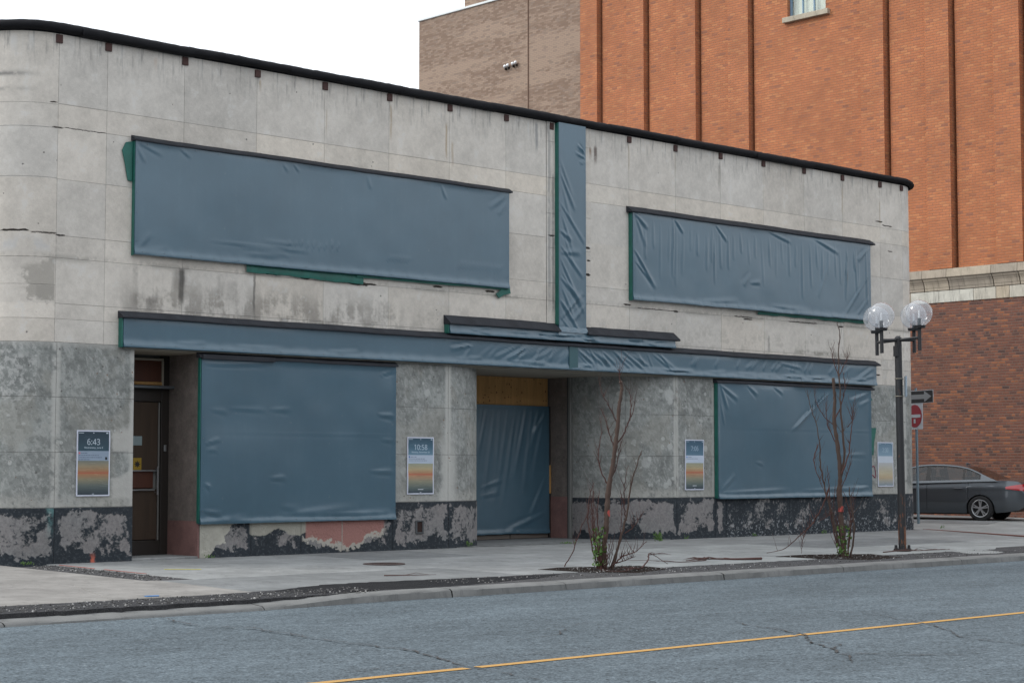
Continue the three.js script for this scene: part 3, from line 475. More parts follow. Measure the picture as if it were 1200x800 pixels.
function tarp(o) {
  const { x0, x1, y0, y1, z, parent, back = .004 } = o, st = o.step || .028, nx = Math.max(6, Math.round((x1 - x0) / st)), ny = Math.max(6, Math.round((y1 - y0) / st));
  const xs = [x0, ...lin(x0, x1, nx), x1], ys = [y0, ...lin(y0, y1, ny), y1], F = o.folds || [], r = rng(o.seed || 1), wave = o.wave ?? .012, off = r() * 9;
  const H = (x, y) => {
    let h = (soft(x / 1.5 + off * 7, y / 1.2) - .5) * wave * 1.6 + (soft(x / .5 + off * 3, y / .42) - .5) * wave * .28;
    for (const f of F) { const dx = f[2] - f[0], dy = f[3] - f[1], L2 = dx * dx + dy * dy, ex = x - f[0], ey = y - f[1]; let t = (ex * dx + ey * dy) / L2; if (t < -.1 || t > 1.1) continue; const L = Math.sqrt(L2), cd = (ex * dy - ey * dx) / L; const w = f[4] * (.6 + .9 * Math.max(0, t)); if (Math.abs(cd) > 3 * w) continue; const tp = Math.pow(Math.max(0, Math.sin(Math.PI * Math.min(1, Math.max(0, .04 + .92 * t)))), .7); const q = cd / w; h += f[5] * tp * (Math.exp(-q * q) - .45 * Math.exp(-(q - 1.5) * (q - 1.5))); }
    const eb = y - y0, et = y1 - y; h *= sm(0, .09, Math.min(x - x0, x1 - x) + .01) * sm(-.02, .1, et);
    if (!o.noHem) h += .016 * Math.exp(-(((eb - .035) / .028) ** 2)) * (.5 + .8 * nz(N2, x / 2.3 + off, .2)) + .012 * sm(.05, 0, eb);
    h += (.006 * Math.abs(Math.sin(x * 9.3 + 3 * nz(N2, x / 3, .1)))) * sm(.16, .02, eb);
    return h;
  };
  const droop = x => (nz(N1, x / 5 + off, .7) - .5) * (o.droop ?? .03) + (nz(N2, x / 2 + off, .4) - .5) * (o.droop ?? .03) * .4;
  const g = grid(xs, ys, (x, y, i, j) => { const edge = i === 0 || j === 0 || i === xs.length - 1 || j === ys.length - 1; const t = (y - y0) / (y1 - y0); const yy = y + droop(x) * (1 - t); return [x, yy, edge ? back : z + H(x, y), x, y]; });
  const m = part('tarpaulin', toCreasedNormals(g, 1.0), o.mat || tarpMat, parent);
  // fixings along the edges
  const dots = []; const dot = (x, y) => { const d = new THREE.SphereGeometry(.007, 5, 3); d.scale(1, 1, .5); d.translate(x, y, z + .012 + H(x, y)); dots.push(d); };
  if (!o.noNails) { for (let x = x0 + .12; x < x1; x += .33 + r() * .16) { dot(x, y0 + .045 + droop(x)); if (r() < .7) dot(x + .08, y1 - .05); } for (let y = y0 + .2; y < y1 - .1; y += .3 + r() * .15) { dot(x0 + .03, y); dot(x1 - .03, y); } const n = part('nail_heads', mergeGeometries(dots), nailMat, parent); n.userData.kind = 'stuff'; }
  return m;
}
// sloping dark flashing over a tarpaulin
function flashing(parent, x0, x1, y, z, h = .1, over = .045) {
  const n = Math.max(2, Math.round((x1 - x0) / .25)), prof = [[.0, h + .02], [.012, h + .012], [z + over - .012, .018], [z + over, .004], [z + over, -.014], [z + over - .012, -.016], [.0, -.014]]; const off = x0 * 1.7;
  const g = flip(grid(lin(x0, x1, n), prof.map((_, i) => i), (x, i) => { const p = prof[i], w = (nz(N2, x / 3 + off, .5) - .5) * .014; return [x, y + p[1] + w, p[0] + (i > 1 && i < 6 ? w * .6 : 0), x, i * .07]; }));
  const caps = [x0, x1].map(x => { const s = new THREE.ShapeGeometry(new THREE.Shape(prof.map(p => new THREE.Vector2(p[0], y + p[1])))); const p = s.attributes.position; for (let i = 0; i < p.count; i++) { const a = p.getX(i), b = p.getY(i); p.setXYZ(i, x, b, a); } s.computeVertexNormals(); return s; });
  return part('flashing', toCreasedNormals(mergeGeometries([g, ...caps]), .5), flashMat, parent);
}
const cover = (label) => { const o = new THREE.Group(); o.name = 'tarpaulin_cover'; if (label) o.userData.label = label; building.add(o); return o; };
const F = (seed, n, fn) => { const r = rng(seed); return Array.from({ length: n }, (_, i) => fn(r, i)); };
{ // upper left opening
  const o = cover('long grey-blue tarpaulin over upper window with torn green sheet below');
  const folds = [...F(3, 9, (r, i) => [17.0 + i * .12, 4.78 + r() * .05, 17.06 + i * .12, 4.9 + r() * .08, .018, .006]), ...F(4, 7, (r, i) => [19.0 + i * .07, 4.72, 19.1 + i * .07, 4.84, .014, .006]), ...F(5, 12, (r, i) => [20.55 + i * .085, 4.7, 20.68 + i * .085, 4.86, .014, .007]), ...F(6, 6, (r, i) => [15.6 + r(), 4.62 + i * .05, 16.9 + r() * .5, 4.63 + i * .045, .02, .006]), [14.25, 4.5, 14.8, 4.6, .03, .006], [14.25, 4.5, 14.5, 4.8, .03, .006], [14.25, 6.1, 14.4, 5.85, .025, .007], [14.3, 6.12, 14.7, 6.0, .025, .006], [16.9, 6.12, 17.0, 6.0, .025, .006], [17.1, 6.14, 17.22, 6.02, .02, .007], [20.2, 6.12, 20.3, 5.9, .025, .01], [21.7, 6.12, 21.3, 5.85, .03, .01], [21.72, 6.0, 21.5, 5.75, .03, .008], [18.6, 6.1, 18.65, 5.9, .03, .007], [15.0, 6.12, 15.2, 6.02, .025, .006]];
  tarp({ x0: 14.235, x1: 21.76, y0: 4.47, y1: 6.17, z: .075, parent: o, folds, seed: 2, wave: .013, droop: .012 });
  flashing(o, 14.2, 21.82, 6.17, .07, .05, .035);
  part('green_sheeting', uvBox(rbox(14.222, 14.232, 4.46, 6.15, .004, .068, .003)), greenMat, o);
  const sag = (xa, xb, h0, h1, zz) => { const g = grid(lin(xa, xb, 20), lin(0, 1, 4), (x, t) => { const u = (x - xa) / (xb - xa), h = h0 + (h1 - h0) * u; const top = 4.5; return [x, top - t * h * (.85 + .3 * nz(N2, x / 2, .4)), zz + .02 * Math.sin(t * 2.4) * (.6 + .5 * nz(N2, x / 1.4, .1)), x, t * .1]; }); return part('green_sheeting', flip(g), greenMat, o); };
  sag(16.25, 18.55, .135, .17, .02); sag(18.4, 21.74, .07, .055, .035);
  const fl = extrude([[21.48, 4.36], [21.62, 4.46], [21.8, 4.5], [21.83, 4.39], [21.74, 4.37], [21.66, 4.35], [21.55, 4.29]], .012, .002); fl.translate(0, 0, .03); part('green_sheeting', uvBox(fl), greenMat, o);
  const fc = extrude([[14.04, 6.0], [14.1, 6.12], [14.22, 6.15], [14.21, 5.55], [14.14, 5.56], [14.09, 5.8]], .012, .002); fc.translate(0, 0, .012); part('green_sheeting', uvBox(fc), greenMat, o);
}
{ // upper right opening
  const o = cover('creased grey-blue tarpaulin over upper window, with vertical pleats');
  const folds = [...F(13, 34, (r, i) => { const x = 25.0 + i * .215 + r() * .08, t = 6.0 - r() * .12; return [x, t, x + (r() - .5) * .08, t - .35 - r() * .75 * (r() < .4 ? 1.3 : .5), .022, .007 + r() * .010]; }), [26.02, 6.1, 26.0, 5.0, .02, .02], [27.22, 5.8, 27.23, 4.95, .018, .016], [24.95, 6.1, 25.3, 5.85, .03, .02], [24.95, 6.12, 25.25, 5.5, .03, .012], [24.95, 5.4, 25.5, 4.75, .03, .022], [24.95, 5.2, 25.4, 4.85, .025, .012], [26.05, 6.1, 26.3, 5.85, .025, .018], [27.25, 6.1, 27.6, 5.8, .025, .016], [28.9, 6.1, 29.6, 5.95, .025, .015], [30.3, 6.1, 31.2, 5.85, .03, .016], [30.9, 5.7, 30.5, 4.9, .03, .012], [31.5, 5.9, 31.45, 4.9, .02, .02], [31.8, 5.95, 31.85, 5.0, .02, .015], [32.3, 5.5, 31.4, 4.55, .02, .02], [32.3, 5.0, 31.8, 4.55, .02, .015], [32.25, 6.05, 31.9, 5.75, .03, .02], [28.3, 5.0, 28.6, 5.05, .03, .012], [28.3, 5.2, 28.1, 4.95, .04, .01], [26.8, 4.55, 27.9, 4.62, .04, .01], [29.0, 4.6, 30.2, 4.56, .04, .01]];
  tarp({ x0: 24.9, x1: 32.34, y0: 4.47, y1: 6.13, z: .1, parent: o, folds, seed: 7, wave: .02 });
  flashing(o, 24.82, 32.46, 6.13, .1, .085, .045);
  part('green_sheeting', uvBox(rbox(24.878, 24.896, 4.46, 6.1, .004, .09, .003)), greenMat, o);
  const g = grid(lin(28.6, 32.3, 30), [0, 1], (x, t) => [x, 4.475 - t * (.035 + .05 * nz(N2, x / 2.2, .6)), .06 - t * .02, x, t * .1]); part('green_sheeting', flip(g), greenMat, o);
}
{ // pylon
  const o = cover('tall narrow tarpaulin strip over pilaster up to the roof edge');
  const folds = [...F(23, 13, (r, i) => { const y = 6.9 - i * .26; return [22.98 + r() * .1, y, 23.3 + r() * .34, y - .5 - r() * .25, .028, .006 + r() * .009]; }), [23.0, 4.0, 23.55, 4.5, .03, .018], [23.0, 4.35, 23.3, 4.0, .03, .02], [23.62, 4.3, 23.3, 3.98, .03, .02], [22.99, 5.6, 23.3, 5.45, .03, .015], [23.66, 7.05, 23.45, 7.2, .018, .022], [23.66, 6.98, 23.4, 7.05, .016, .02], [23.66, 6.93, 23.5, 6.88, .016, .016], [23.02, 4.75, 23.6, 4.3, .04, .014], [23.02, 5.2, 23.5, 5.25, .04, .012]];
  tarp({ x0: 22.965, x1: 23.655, y0: 3.86, y1: 7.56, z: .095, parent: o, folds, seed: 9, wave: .004, noHem: true, droop: 0 });
  part('green_sheeting', uvBox(rbox(22.945, 22.962, 3.9, 7.55, .004, .09, .003)), greenMat, o);
}
{ // ledge over the entrance
  const o = cover('short tarpaulin ledge with two dark flashings above the entrance');
  const folds = F(33, 20, (r, i) => { const x = 20.4 + r() * 5.5; return [x, 3.66 + r() * .05, x + .25 + r() * .4, 3.70 + (r() - .5) * .12, .018, .014]; });
  tarp({ x0: 20.34, x1: 26.03, y0: 3.615, y1: 3.80, z: .13, parent: o, folds, seed: 12, wave: .008, droop: 0, step: .022 });
  flashing(o, 20.31, 22.94, 3.785, .13, .13, .05); flashing(o, 23.64, 26.12, 3.765, .13, .13, .05);
  const sl = grid(lin(22.96, 23.66, 14), lin(0, 1, 8), (x, t) => [x, 3.87 - t * .1, .1 + t * .045 + .01 * Math.sin(x * 24) * Math.sin(t * 3.1), x, t * .2]); part('tarpaulin', flip(sl), tarpMat, o);
  part('green_sheeting', uvBox(rbox(20.318, 20.338, 3.62, 3.79, .004, .12, .003)), greenMat, o);
}
{ // long canopy fascia
  const o = cover('long tarpaulin-wrapped canopy fascia running the length of the shopfront');
  const folds = [...F(43, 46, (r) => { const c = 23.3, x = c + (r() + r() - 1) * 2.7, d = x < c ? 1 : -1; return [x, 3.5 - r() * .06, x - d * (.15 + r() * .4), 3.16 + r() * .1,   .022, .005 + r() * .009]; }), ...F(44, 26, r => { const x = 14.2 + r() * 18; return [x, 3.16 + r() * .03, x + .4 + r() * .5, 3.19 + r() * .03, .018, .012]; }), ...F(45, 16, r => { const x = 26.5 + r() * 5.8; return [x, 3.5, x - .3 + r() * .2, 3.3, .022, .014]; }), [32.4, 3.5, 31.8, 3.2, .03, .02], [31.9, 3.2, 32.4, 3.3, .03, .014], [29.2, 3.45, 29.9, 3.38, .02, .014], [20.9, 3.45, 20.4, 3.36, .02, .02], [24.6, 3.5, 25.2, 3.18, .025, .016], [22.2, 3.5, 21.6, 3.2, .025, .014]];
  tarp({ x0: 14.06, x1: 32.5, y0: 3.105, y1: 3.545, z: .1, parent: o, folds, seed: 15, wave: .012, back: -.03, step: .03, droop: 0 });
  flashing(o, 14.02, 32.6, 3.54, .1, .075, .05);
  part('green_sheeting', uvBox(rbox(14.03, 14.056, 3.1, 3.53, .004, .095, .003)), greenMat, o);
  part('seam_tape', uvBox(rbox(23.2, 23.42, 3.12, 3.52, .112, .118, .002)), new THREE.MeshStandardMaterial({ map: tarpTex, color: rgb(.75, .88, .72), roughness: .4 }), o);
  const sf = box(14.09, 32.46, 3.085, 3.10, -.02, .085); part('soffit_board', uvBox(sf), new THREE.MeshStandardMaterial({ map: paveC, color: rgb(.9, .85, .75), roughness: .9 }), o);
}
{ // lower left display window
  const o = cover('large tight tarpaulin over ground floor display window beside recessed door');
  const folds = [[18.85, 2.2, 19.2, 2.2, .03, .012], [18.9, 1.8, 19.2, 1.8, .03, .007], [18.7, 1.28, 19.2, 1.29, .03, .011], [15.9, 2.25, 16.6, 2.24, .025, .005], [15.6, 2.22, 15.9, 2.2, .03, .004], [16.7, 2.24, 17.1, 2.26, .03, .006], [15.5, 1.7, 15.75, 1.78, .02, .009], [15.5, 1.6, 15.7, 1.62, .02, .007], [15.5, 1.1, 15.6, 1.05, .03, .012], [16.7, 1.18, 17.0, 1.2, .03, .011], [15.45, .7, 15.8, .66, .03, .014], [15.5, 2.9, 16.6, 2.95, .02, .01], [18.9, 2.85, 19.2, 2.95, .02, .012], [17.0, .62, 18.4, .7, .06, .012], [17.5, .6, 19.1, .62, .03, .012], [16.9, .75, 17.3, .7, .05, .006], [15.5, .55, 16.3, .6, .04, .012], [14.5, 1.86, 20.2, 1.87, .008, .004]];
  tarp({ x0: 15.43, x1: 19.215, y0: .505, y1: 3.02, z: .075, parent: o, folds, seed: 21, wave: .035, mat: tarpDull, droop: .012 });
  flashing(o, 15.38, 19.24, 3.02, .075, .055, .03);
  const bt = sweepX([[0, 2.985], [.13, 2.985], [.13, 3.05], [0, 3.06]], 15.42, 16.75); part('flashing', bt, flashMat, o);
  part('green_sheeting', uvBox(rbox(15.408, 15.425, .52, 3.0, .004, .068, .003)), greenMat, o);
}
{ // lower right display window
  const o = cover('large tarpaulin over ground floor display window with a sharp diagonal crease');
  const folds = [[30.95, 2.95, 29.7, 2.15, .022, .03], [30.75, 2.92, 29.75, 2.18, .018, .026], [30.5, 2.8, 29.6, 2.1, .016, .018], [32.25, 2.95, 31.6, 2.75, .03, .02], [32.28, 2.8, 31.9, 2.65, .03, .012], [27.4, 2.95, 27.6, 2.5, .03, .016], [27.4, 2.95, 27.9, 2.7, .03, .016], [27.4, 2.6, 27.5, 2.2, .02, .01], [28.2, 2.98, 28.5, 2.8, .03, .014], [29.0, 2.98, 29.3, 2.85, .025, .014], [28.45, 1.45, 28.7, 1.42, .025, .008], [27.4, .86, 29.5, .9, .03, .012], [30, .88, 32, .92, .03, .012], [32.2, .95, 31.7, .9, .03, .014], [27.4, .9, 27.8, 1.2, .03, .012], [31.2, 1.6, 32.1, 1.62, .03, .008], [26, 2.1, 33.6, 2.11, .008, .005]];
  tarp({ x0: 27.31, x1: 32.31, y0: .745, y1: 3.01, z: .09, parent: o, folds, seed: 25, wave: .028, mat: tarpDull, droop: .012 });
  flashing(o, 27.26, 32.4, 3.015, .09, .06, .035);
  part('green_sheeting', uvBox(rbox(27.29, 27.305, .76, 3.0, .004, .082, .003)), greenMat, o);
  const fl = (pts) => { const g = extrude(pts, .012, .002); g.translate(0, 0, .03); part('green_sheeting', uvBox(g), greenMat, o); };
  fl([[32.3, 1.62], [32.44, 1.62], [32.47, 1.9], [32.55, 2.2], [32.36, 2.2], [32.3, 2.15]]); fl([[32.3, 2.92], [32.42, 2.8], [32.34, 2.74], [32.3, 2.8]]);
}
// ---------------------------------------------------------------- doorways
const stucco = new THREE.MeshStandardMaterial({ map: colTex(512, 512, (i, j) => { const f = NW[j * 512 + i], m = N2[j * 512 + i], g = N3[(j * 2 & 511) * 512 + (i * 2 & 511)], k = .55 + .6 * f + .5 * (m - .5) + .3 * g; return [.205 * k, .172 * k, .152 * k]; }, [1, 1]), roughness: .95, bumpMap: gritRep(2.5, 2.5), bumpScale: .012 });
const pinkStone = new THREE.MeshStandardMaterial({ map: colTex(512, 512, (i, j) => { const f = NW[j * 512 + i], m = N2[j * 512 + i], k = .6 + .55 * f + .4 * (m - .5); return [.26 * k, .142 * k, .128 * k]; }, [1, 1]), roughness: .7, bumpMap: gritRep(2, 2), bumpScale: .003 });
const plyTex = (a, b, seed) => colTex(512, 512, (i, j) => { const u = i / 512, v = j / 512, gr = nz(N2, u * 3 + seed, v * .25), gr2 = nz(N3, u * 5, v * .2 + seed), k = .85 + .35 * (gr - .5) + .25 * (gr2 - .5) + .15 * (NW[j * 512 + i] - .5); let c = mixc(a, b, gr2); c = [c[0] * k, c[1] * k, c[2] * k]; return c; }, [.8, .8]);
const plyMat = new THREE.MeshStandardMaterial({ map: plyTex([.50, .285, .105], [.44, .235, .08], .3), roughness: .75 });
const brownPly = new THREE.MeshStandardMaterial({ map: plyTex([.066, .04, .024], [.05, .031, .019], .6), roughness: .75 });
const redPly = new THREE.MeshStandardMaterial({ map: plyTex([.10, .03, .014], [.075, .022, .011], .1), roughness: .55 });
const darkFrame = std([.022, .017, .014], .5), steel = std([.42, .43, .44], .38, { metalness: .8 }), alu = std([.18, .175, .165], .5, { metalness: .4 });
{ // recessed side door
  const rec = new THREE.Group(); rec.name = 'door_recess'; building.add(rec);
  const rw = (g, m, n = 'recess_wall') => part(n, uvBox(g), m, rec);
  rw(rbox(15.452, 15.474, .55, 3.10, -.9, -.01, .004), stucco); rw(rbox(15.446, 15.474, -.05, .55, -.9, -.004, .004), pinkStone, 'stone_skirting'); 
  rw(rbox(14.286, 14.306, -.05, 3.10, -.9, -.01, .004), stucco); rw(box(14.3, 15.46, 3.07, 3.099, -.92, -.005), std([.33, .29, .23], .9), 'recess_ceiling');
  const st = part('door_step', uvBox(rbox(14.3, 15.45, -.08, .03, -.9, .0, .01)), mPave[0], rec);
  const dr = new THREE.Group(); dr.name = 'door'; dr.userData.label = 'dark-framed door boarded with brown plywood'; building.add(dr);
  const dp = (n, g, m) => part(n, uvBox(g), m, dr);
  dp('door_frame', mergeGeometries([rbox(15.31, 15.45, .03, 3.06, -.9, -.84), rbox(14.31, 14.44, .03, 3.06, -.9, -.84), rbox(14.44, 15.31, 2.36, 2.58, -.9, -.845), rbox(14.44, 15.31, .03, .25, -.895, -.85)].map(g => uvBox(g))), darkFrame);
  dp('door_stile', rbox(15.27, 15.3, .25, 2.35, -.88, -.852), alu);
  dp('upper_panel', rbox(14.44, 15.27, 1.3, 2.35, -.9, -.868), brownPly); dp('middle_panel', rbox(14.44, 15.2, 1.04, 1.29, -.9, -.872), redPly); dp('lower_panel', rbox(14.44, 15.27, .26, 1.03, -.9, -.868), brownPly);
  const hd = dp('push_bar', mergeGeometries([tube([[14.5, 1.305, -.83], [15.24, 1.305, -.83]], .012, 8), tube([[14.5, 1.015, -.83], [15.2, 1.015, -.83]], .012, 8), tube([[15.235, 1.37, -.80], [15.235, .94, -.80]], .014, 8), tube([[15.235, 1.33, -.865], [15.235, 1.33, -.80]], .01, 8), tube([[15.235, .98, -.865], [15.235, .98, -.80]], .01, 8)]), steel);
  dp('lock', rbox(15.36, 15.4, 1.6, 1.7, -.842, -.825, .004), steel);
  dp('notice', rbox(14.8, 14.99, 1.69, 1.83, -.868, -.864, .001), std([.24, .30, .31], .7)); 
  const yn = dp('yellow_notice', rbox(14.84, 14.985, 1.31, 1.5, -.868, -.864, .001), std([.33, .21, .02], .7));
  const star = []; for (let k = 0; k < 16; k++) { const a = k / 16 * Math.PI * 2, r = k % 2 ? .03 : .058; star.push([14.912 + r * Math.cos(a), 1.405 + r * Math.sin(a)]); } const sg = extrude(star, .003); sg.translate(0, 0, -.864); part('printed_star', uvBox(sg), darkFrame, yn);
  const tr = new THREE.Group(); tr.name = 'transom'; building.add(tr);
  part('transom_board', uvBox(rbox(14.4, 15.3, 2.66, 2.99, -.87, -.83)), redPly, tr);
  part('transom_frame', mergeGeometries([rbox(14.35, 15.33, 2.985, 3.02, -.87, -.815), rbox(15.3, 15.335, 2.6, 2.985, -.87, -.815)].map(g => uvBox(g))), std([.3, .27, .22], .8), tr);
  part('transom_sill', uvBox(rbox(14.35, 15.3, 2.61, 2.66, -.86, -.81)), plyMat, tr);
  part('hood_bar', uvBox(rbox(14.31, 15.445, 2.555, 2.598, -.8, -.69, .006)), std([.12, .13, .14], .45, { metalness: .5 }), tr);
}
{ // central entrance
  const en = new THREE.Group(); en.name = 'entrance'; building.add(en); const P = (n, g, m) => part(n, uvBox(g), m, en), zd = -1.99;
  P('stone_jamb', rbox(24.768, 24.80, -.05, .8, -2.04, -1.44, .004), pinkStone); P('stucco_jamb', rbox(24.774, 24.80, .8, 3.09, -2.04, -1.44, .004), stucco);
  P('stone_jamb', rbox(21.82, 21.852, -.05, .8, -2.04, -1.44, .004), pinkStone); P('stucco_jamb', rbox(21.82, 21.846, .8, 3.09, -2.04, -1.44, .004), stucco);
  P('jamb_trim', rbox(24.745, 24.775, .0, 3.09, -1.47, -1.41, .006), std([.2, .2, .19], .8)); P('jamb_trim', rbox(24.762, 24.79, .0, 3.09, -1.52, -1.485, .006), std([.07, .075, .075], .8));
  P('entrance_ceiling', extrudeY([[20.5, -.02], [26.1, -.02], [25.4, -.3], [24.9, -1.2], [24.77, -2.04], [21.85, -2.04], [21.7, -1.2], [21.2, -.3]], 3.07, 3.098), std([.30, .27, .225], .9));
  P('plywood_sheet', rbox(21.86, 24.72, 2.53, 3.065, zd - .03, zd - .012, .003), plyMat);
  const kn = [], rk = rng(63); for (let i = 0; i < 46; i++) { const g = new THREE.CircleGeometry(.006 + rk() * .012, 7); g.scale(1, .7 + rk(), 1); g.translate(22.8 + rk() * 1.9, 2.56 + rk() * .48, zd - .0095); kn.push(g); } const km = part('plywood_knots', mergeGeometries(kn), std([.16, .075, .03], .8), en); km.userData.kind = 'stuff';
  P('door_frame', mergeGeometries([rbox(24.72, 24.768, 0, 2.53, zd - .05, zd + .02), rbox(21.86, 24.72, .0, .11, zd - .05, zd - .005)].map(g => uvBox(g))), darkFrame);
  P('sill_plate', rbox(22.0, 23.7, .02, .1, zd - .004, zd + .006, .002), std([.12, .1, .085], .6)); P('sill_plate', rbox(23.72, 24.7, .02, .1, zd - .004, zd + .006, .002), std([.12, .1, .085], .6));
  P('wood_batten', rbox(24.715, 24.755, .86, 1.4, zd + .02, zd + .045, .004), plyMat);
  const o = new THREE.Group(); o.name = 'door_tarpaulin'; o.userData.label = 'wrinkled tarpaulin hung over the entrance doors'; building.add(o);
  o.position.z = zd; 
  const folds = [...F(53, 16, (r, i) => { const x = 22.1 + i * .165 + r() * .05; return [x, 2.5 - r() * .2, x - .1 - r() * .25, 1.7 - r() * 1.2, .04, .007 + r() * .008]; }), [22.9, .95, 23.5, 1.12, .03, .012], [22.9, .8, 23.4, .88, .03, .01], [24.6, .5, 23.6, .15, .04, .018], [24.65, 1.2, 24.2, .4, .04, .012], [21.5, 1.25, 25.2, 1.27, .01, .006], [24.6, 2.4, 24.3, 2.0, .03, .02]];
  tarp({ x0: 21.9, x1: 24.715, y0: .10, y1: 2.53, z: .03, parent: o, folds, seed: 35, wave: .016, mat: tarpDull, back: .002, droop: .03 });
  P('entrance_floor', extrudeY([[20.6, .0], [26.0, .0], [25.4, -.3], [24.9, -1.2], [24.76, -2.0], [21.86, -2.0], [21.7, -1.2], [21.2, -.3]], -.08, .012), mPave[2]);
  const vent = new THREE.Group(); vent.name = 'wall_vent'; building.add(vent);
  part('vent_frame', mergeGeometries([rbox(19.69, 19.72, .26, .48, .0, .035), rbox(19.83, 19.86, .26, .48, .0, .035), rbox(19.72, 19.83, .455, .48, .0, .035), rbox(19.72, 19.83, .26, .285, .0, .035)].map(g => uvBox(g))), std([.07, .075, .08], .8), vent);
  part('vent_back', uvBox(box(19.72, 19.83, .285, .455, .0, .018)), std([.03, .014, .011], .95), vent);
}
function extrudeY(poly, y0, y1) { const q = poly.map(p => [p[0], -p[1]]); if (THREE.ShapeUtils.area(q.map(p => new THREE.Vector2(...p))) < 0) q.reverse(); const g = extrude(q, y1 - y0); g.rotateX(-Math.PI / 2); g.translate(0, y0, 0); return g; }
// red scrawl beside the last poster
{ const pts = lin(0, 1, 40).map(t => [32.42 + .14 * Math.sin(t * 5.2) * (1 - .3 * t), 1.36 - .4 * t + .07 * Math.sin(t * 13), .006]); part('red_scrawl', tube(pts, .009, 4), std([.26, .03, .07], .8), building); }

// ---------------------------------------------------------------- posters
function poster(x0, y0, x1, y1, o) {
  const W = 256, H = 432, cv = document.createElement('canvas'); cv.width = W; cv.height = H; const c = cv.getContext('2d');
  c.fillStyle = '#d5d9e4'; c.fillRect(0, 0, W, H); const m = 9; const gr = (y0, y1, st) => { const g = c.createLinearGradient(0, y0, 0, y1); st.forEach(([t, k]) => g.addColorStop(t, k)); c.fillStyle = g; c.fillRect(m, y0, W - 2 * m, y1 - y0); };
  gr(m, 136, o.top.map((k, i, a) => [i / (a.length - 1), k])); c.fillStyle = o.note; c.fillRect(m, 136, W - 2 * m, 64);
  gr(200, H - m, o.sunset);
  c.fillStyle = 'rgba(104,110,114,.26)'; c.fillRect(m, 200, W - 2 * m, H - m - 200);
  const r = rng(o.seed); c.lineWidth = 1.5;
  for (let i = 0; i < 46; i++) { const y = 205 + r() * 215, x = m + r() * 180; c.strokeStyle = `rgba(${o.dark ? '20,30,40' : '90,80,70'},${.05 + r() * .12})`; c.beginPath(); c.moveTo(x, y); c.lineTo(Math.min(W - m, x + 30 + r() * 90), y + (r() - .5) * 5); c.stroke(); }
  for (let i = 0; i < 26; i++) { const y = 20 + r() * 390, x = m + r() * 200; c.strokeStyle = `rgba(235,240,245,${.08 + r() * .2})`; c.beginPath(); c.moveTo(x, y); c.lineTo(Math.min(W - m, x + 12 + r() * 60), y + (r() - .5) * 26); c.stroke(); }
  c.globalAlpha = .85; c.fillStyle = o.ink; c.textAlign = 'center'; c.font = '300 54px sans-serif'; c.fillText(o.time, W / 2, 96); if (o.date) { c.font = '17px sans-serif'; c.fillText(o.date, W / 2, 120); }
  c.fillRect(m + 4, 16, 40, 4); c.fillRect(W / 2 - 4, 14, 8, 7); c.fillRect(W - m - 22, 14, 16, 8);
  c.globalAlpha = 1;
  // notification text too small to read
  c.fillStyle = o.dot; c.fillRect(m + 5, 144, 13, 12); c.fillStyle = 'rgba(50,60,80,.45)'; let yy = 148; for (const n of [[60, 30], [150], [170], [70]].slice(0, o.lines)) { let x = m + (yy < 150 ? 24 : 8); while (x < m + 8 + n[0]) { const w = 6 + r() * 16; c.fillRect(x, yy, w, 5); x += w + 4; } yy += 14; }
  if (o.thumb) { c.fillStyle = '#1c2426'; c.fillRect(W - m - 28, 176, 16, 18); }
  c.fillStyle = 'rgba(225,230,235,.8)'; if (o.slide) c.fillRect(W / 2 - 26, H - 40, 52, 6); c.fillRect(W / 2 - 8, H - 17, 16, 4);
  const t = new THREE.CanvasTexture(cv); t.colorSpace = THREE.SRGBColorSpace;
  const rr = o.seed * .3;
  const xs = lin(x0, x1, 14), ys = lin(y0, y1, 22), xa = [x0, ...xs, x1], ya = [y0, ...ys, y1];
  const g = grid(xa, ya, (x, y, i, j) => { const e = i === 0 || j === 0 || i === xa.length - 1 || j === ya.length - 1, u = (x - x0) / (x1 - x0), v = (y - y0) / (y1 - y0); return [x - (x0 + x1) / 2 + (v - .5) * o.skew, y - y0, e ? 0 : .005 + .012 * nz(N2, x / 1.1 + rr, y / .8) * 1, u, v]; });
  const p = new THREE.Mesh(toCreasedNormals(g, 1.2), new THREE.MeshStandardMaterial({ map: t, color: rgb(.84, .84, .87), roughness: .62 })); p.name = numbered('poster'); p.position.set((x0 + x1) / 2, y0, .006); scene.add(p); return tag(p, o.label, 'poster', 'posters pasted on the concrete wall');
}
const sunsetA = [[0, '#7f8472'], [.16, '#b09a70'], [.26, '#b98d5c'], [.335, '#c4794a'], [.36, '#cf5f3a'], [.39, '#c98552'], [.55, '#9c8f68'], [.74, '#5e6a60'], [1, '#1c2c36']], sunsetB = [[0, '#b3b796'], [.2, '#d6bd86'], [.32, '#d79a66'], [.37, '#d86a45'], [.41, '#d99a68'], [.6, '#a59f7c'], [.84, '#5a6a62'], [1, '#233440']], sunsetC = [[0, '#d5d9d8'], [.3, '#dcd3b4'], [.5, '#e2cfa0'], [.66, '#dcbf90'], [.8, '#c0bda8'], [1, '#8fa2ac']];
poster(13.375, .945, 13.915, 1.888, { top: ['#293c48', '#2d4450', '#34505c'], note: '#93a3b3', sunset: sunsetA, ink: '#dfe7ee', time: '6:43', date: 'Wednesday, June 8', dot: '#d06a72', lines: 4, thumb: 1, seed: 3, dark: 1, skew: 0, label: 'sunset lock-screen poster reading 6:43 beside the recessed door' });
poster(19.51, .912, 20.086, 1.86, { top: ['#365262', '#46687a', '#6f90a2'], note: '#b7c4d2', sunset: sunsetB, ink: '#d5e0ea', time: '10:58', date: 'Monday, November 28', dot: '#4f6fb0', lines: 3, slide: 1, seed: 7, dark: 1, skew: .0, label: 'sunset lock-screen poster reading 10:58 left of the central entrance' });
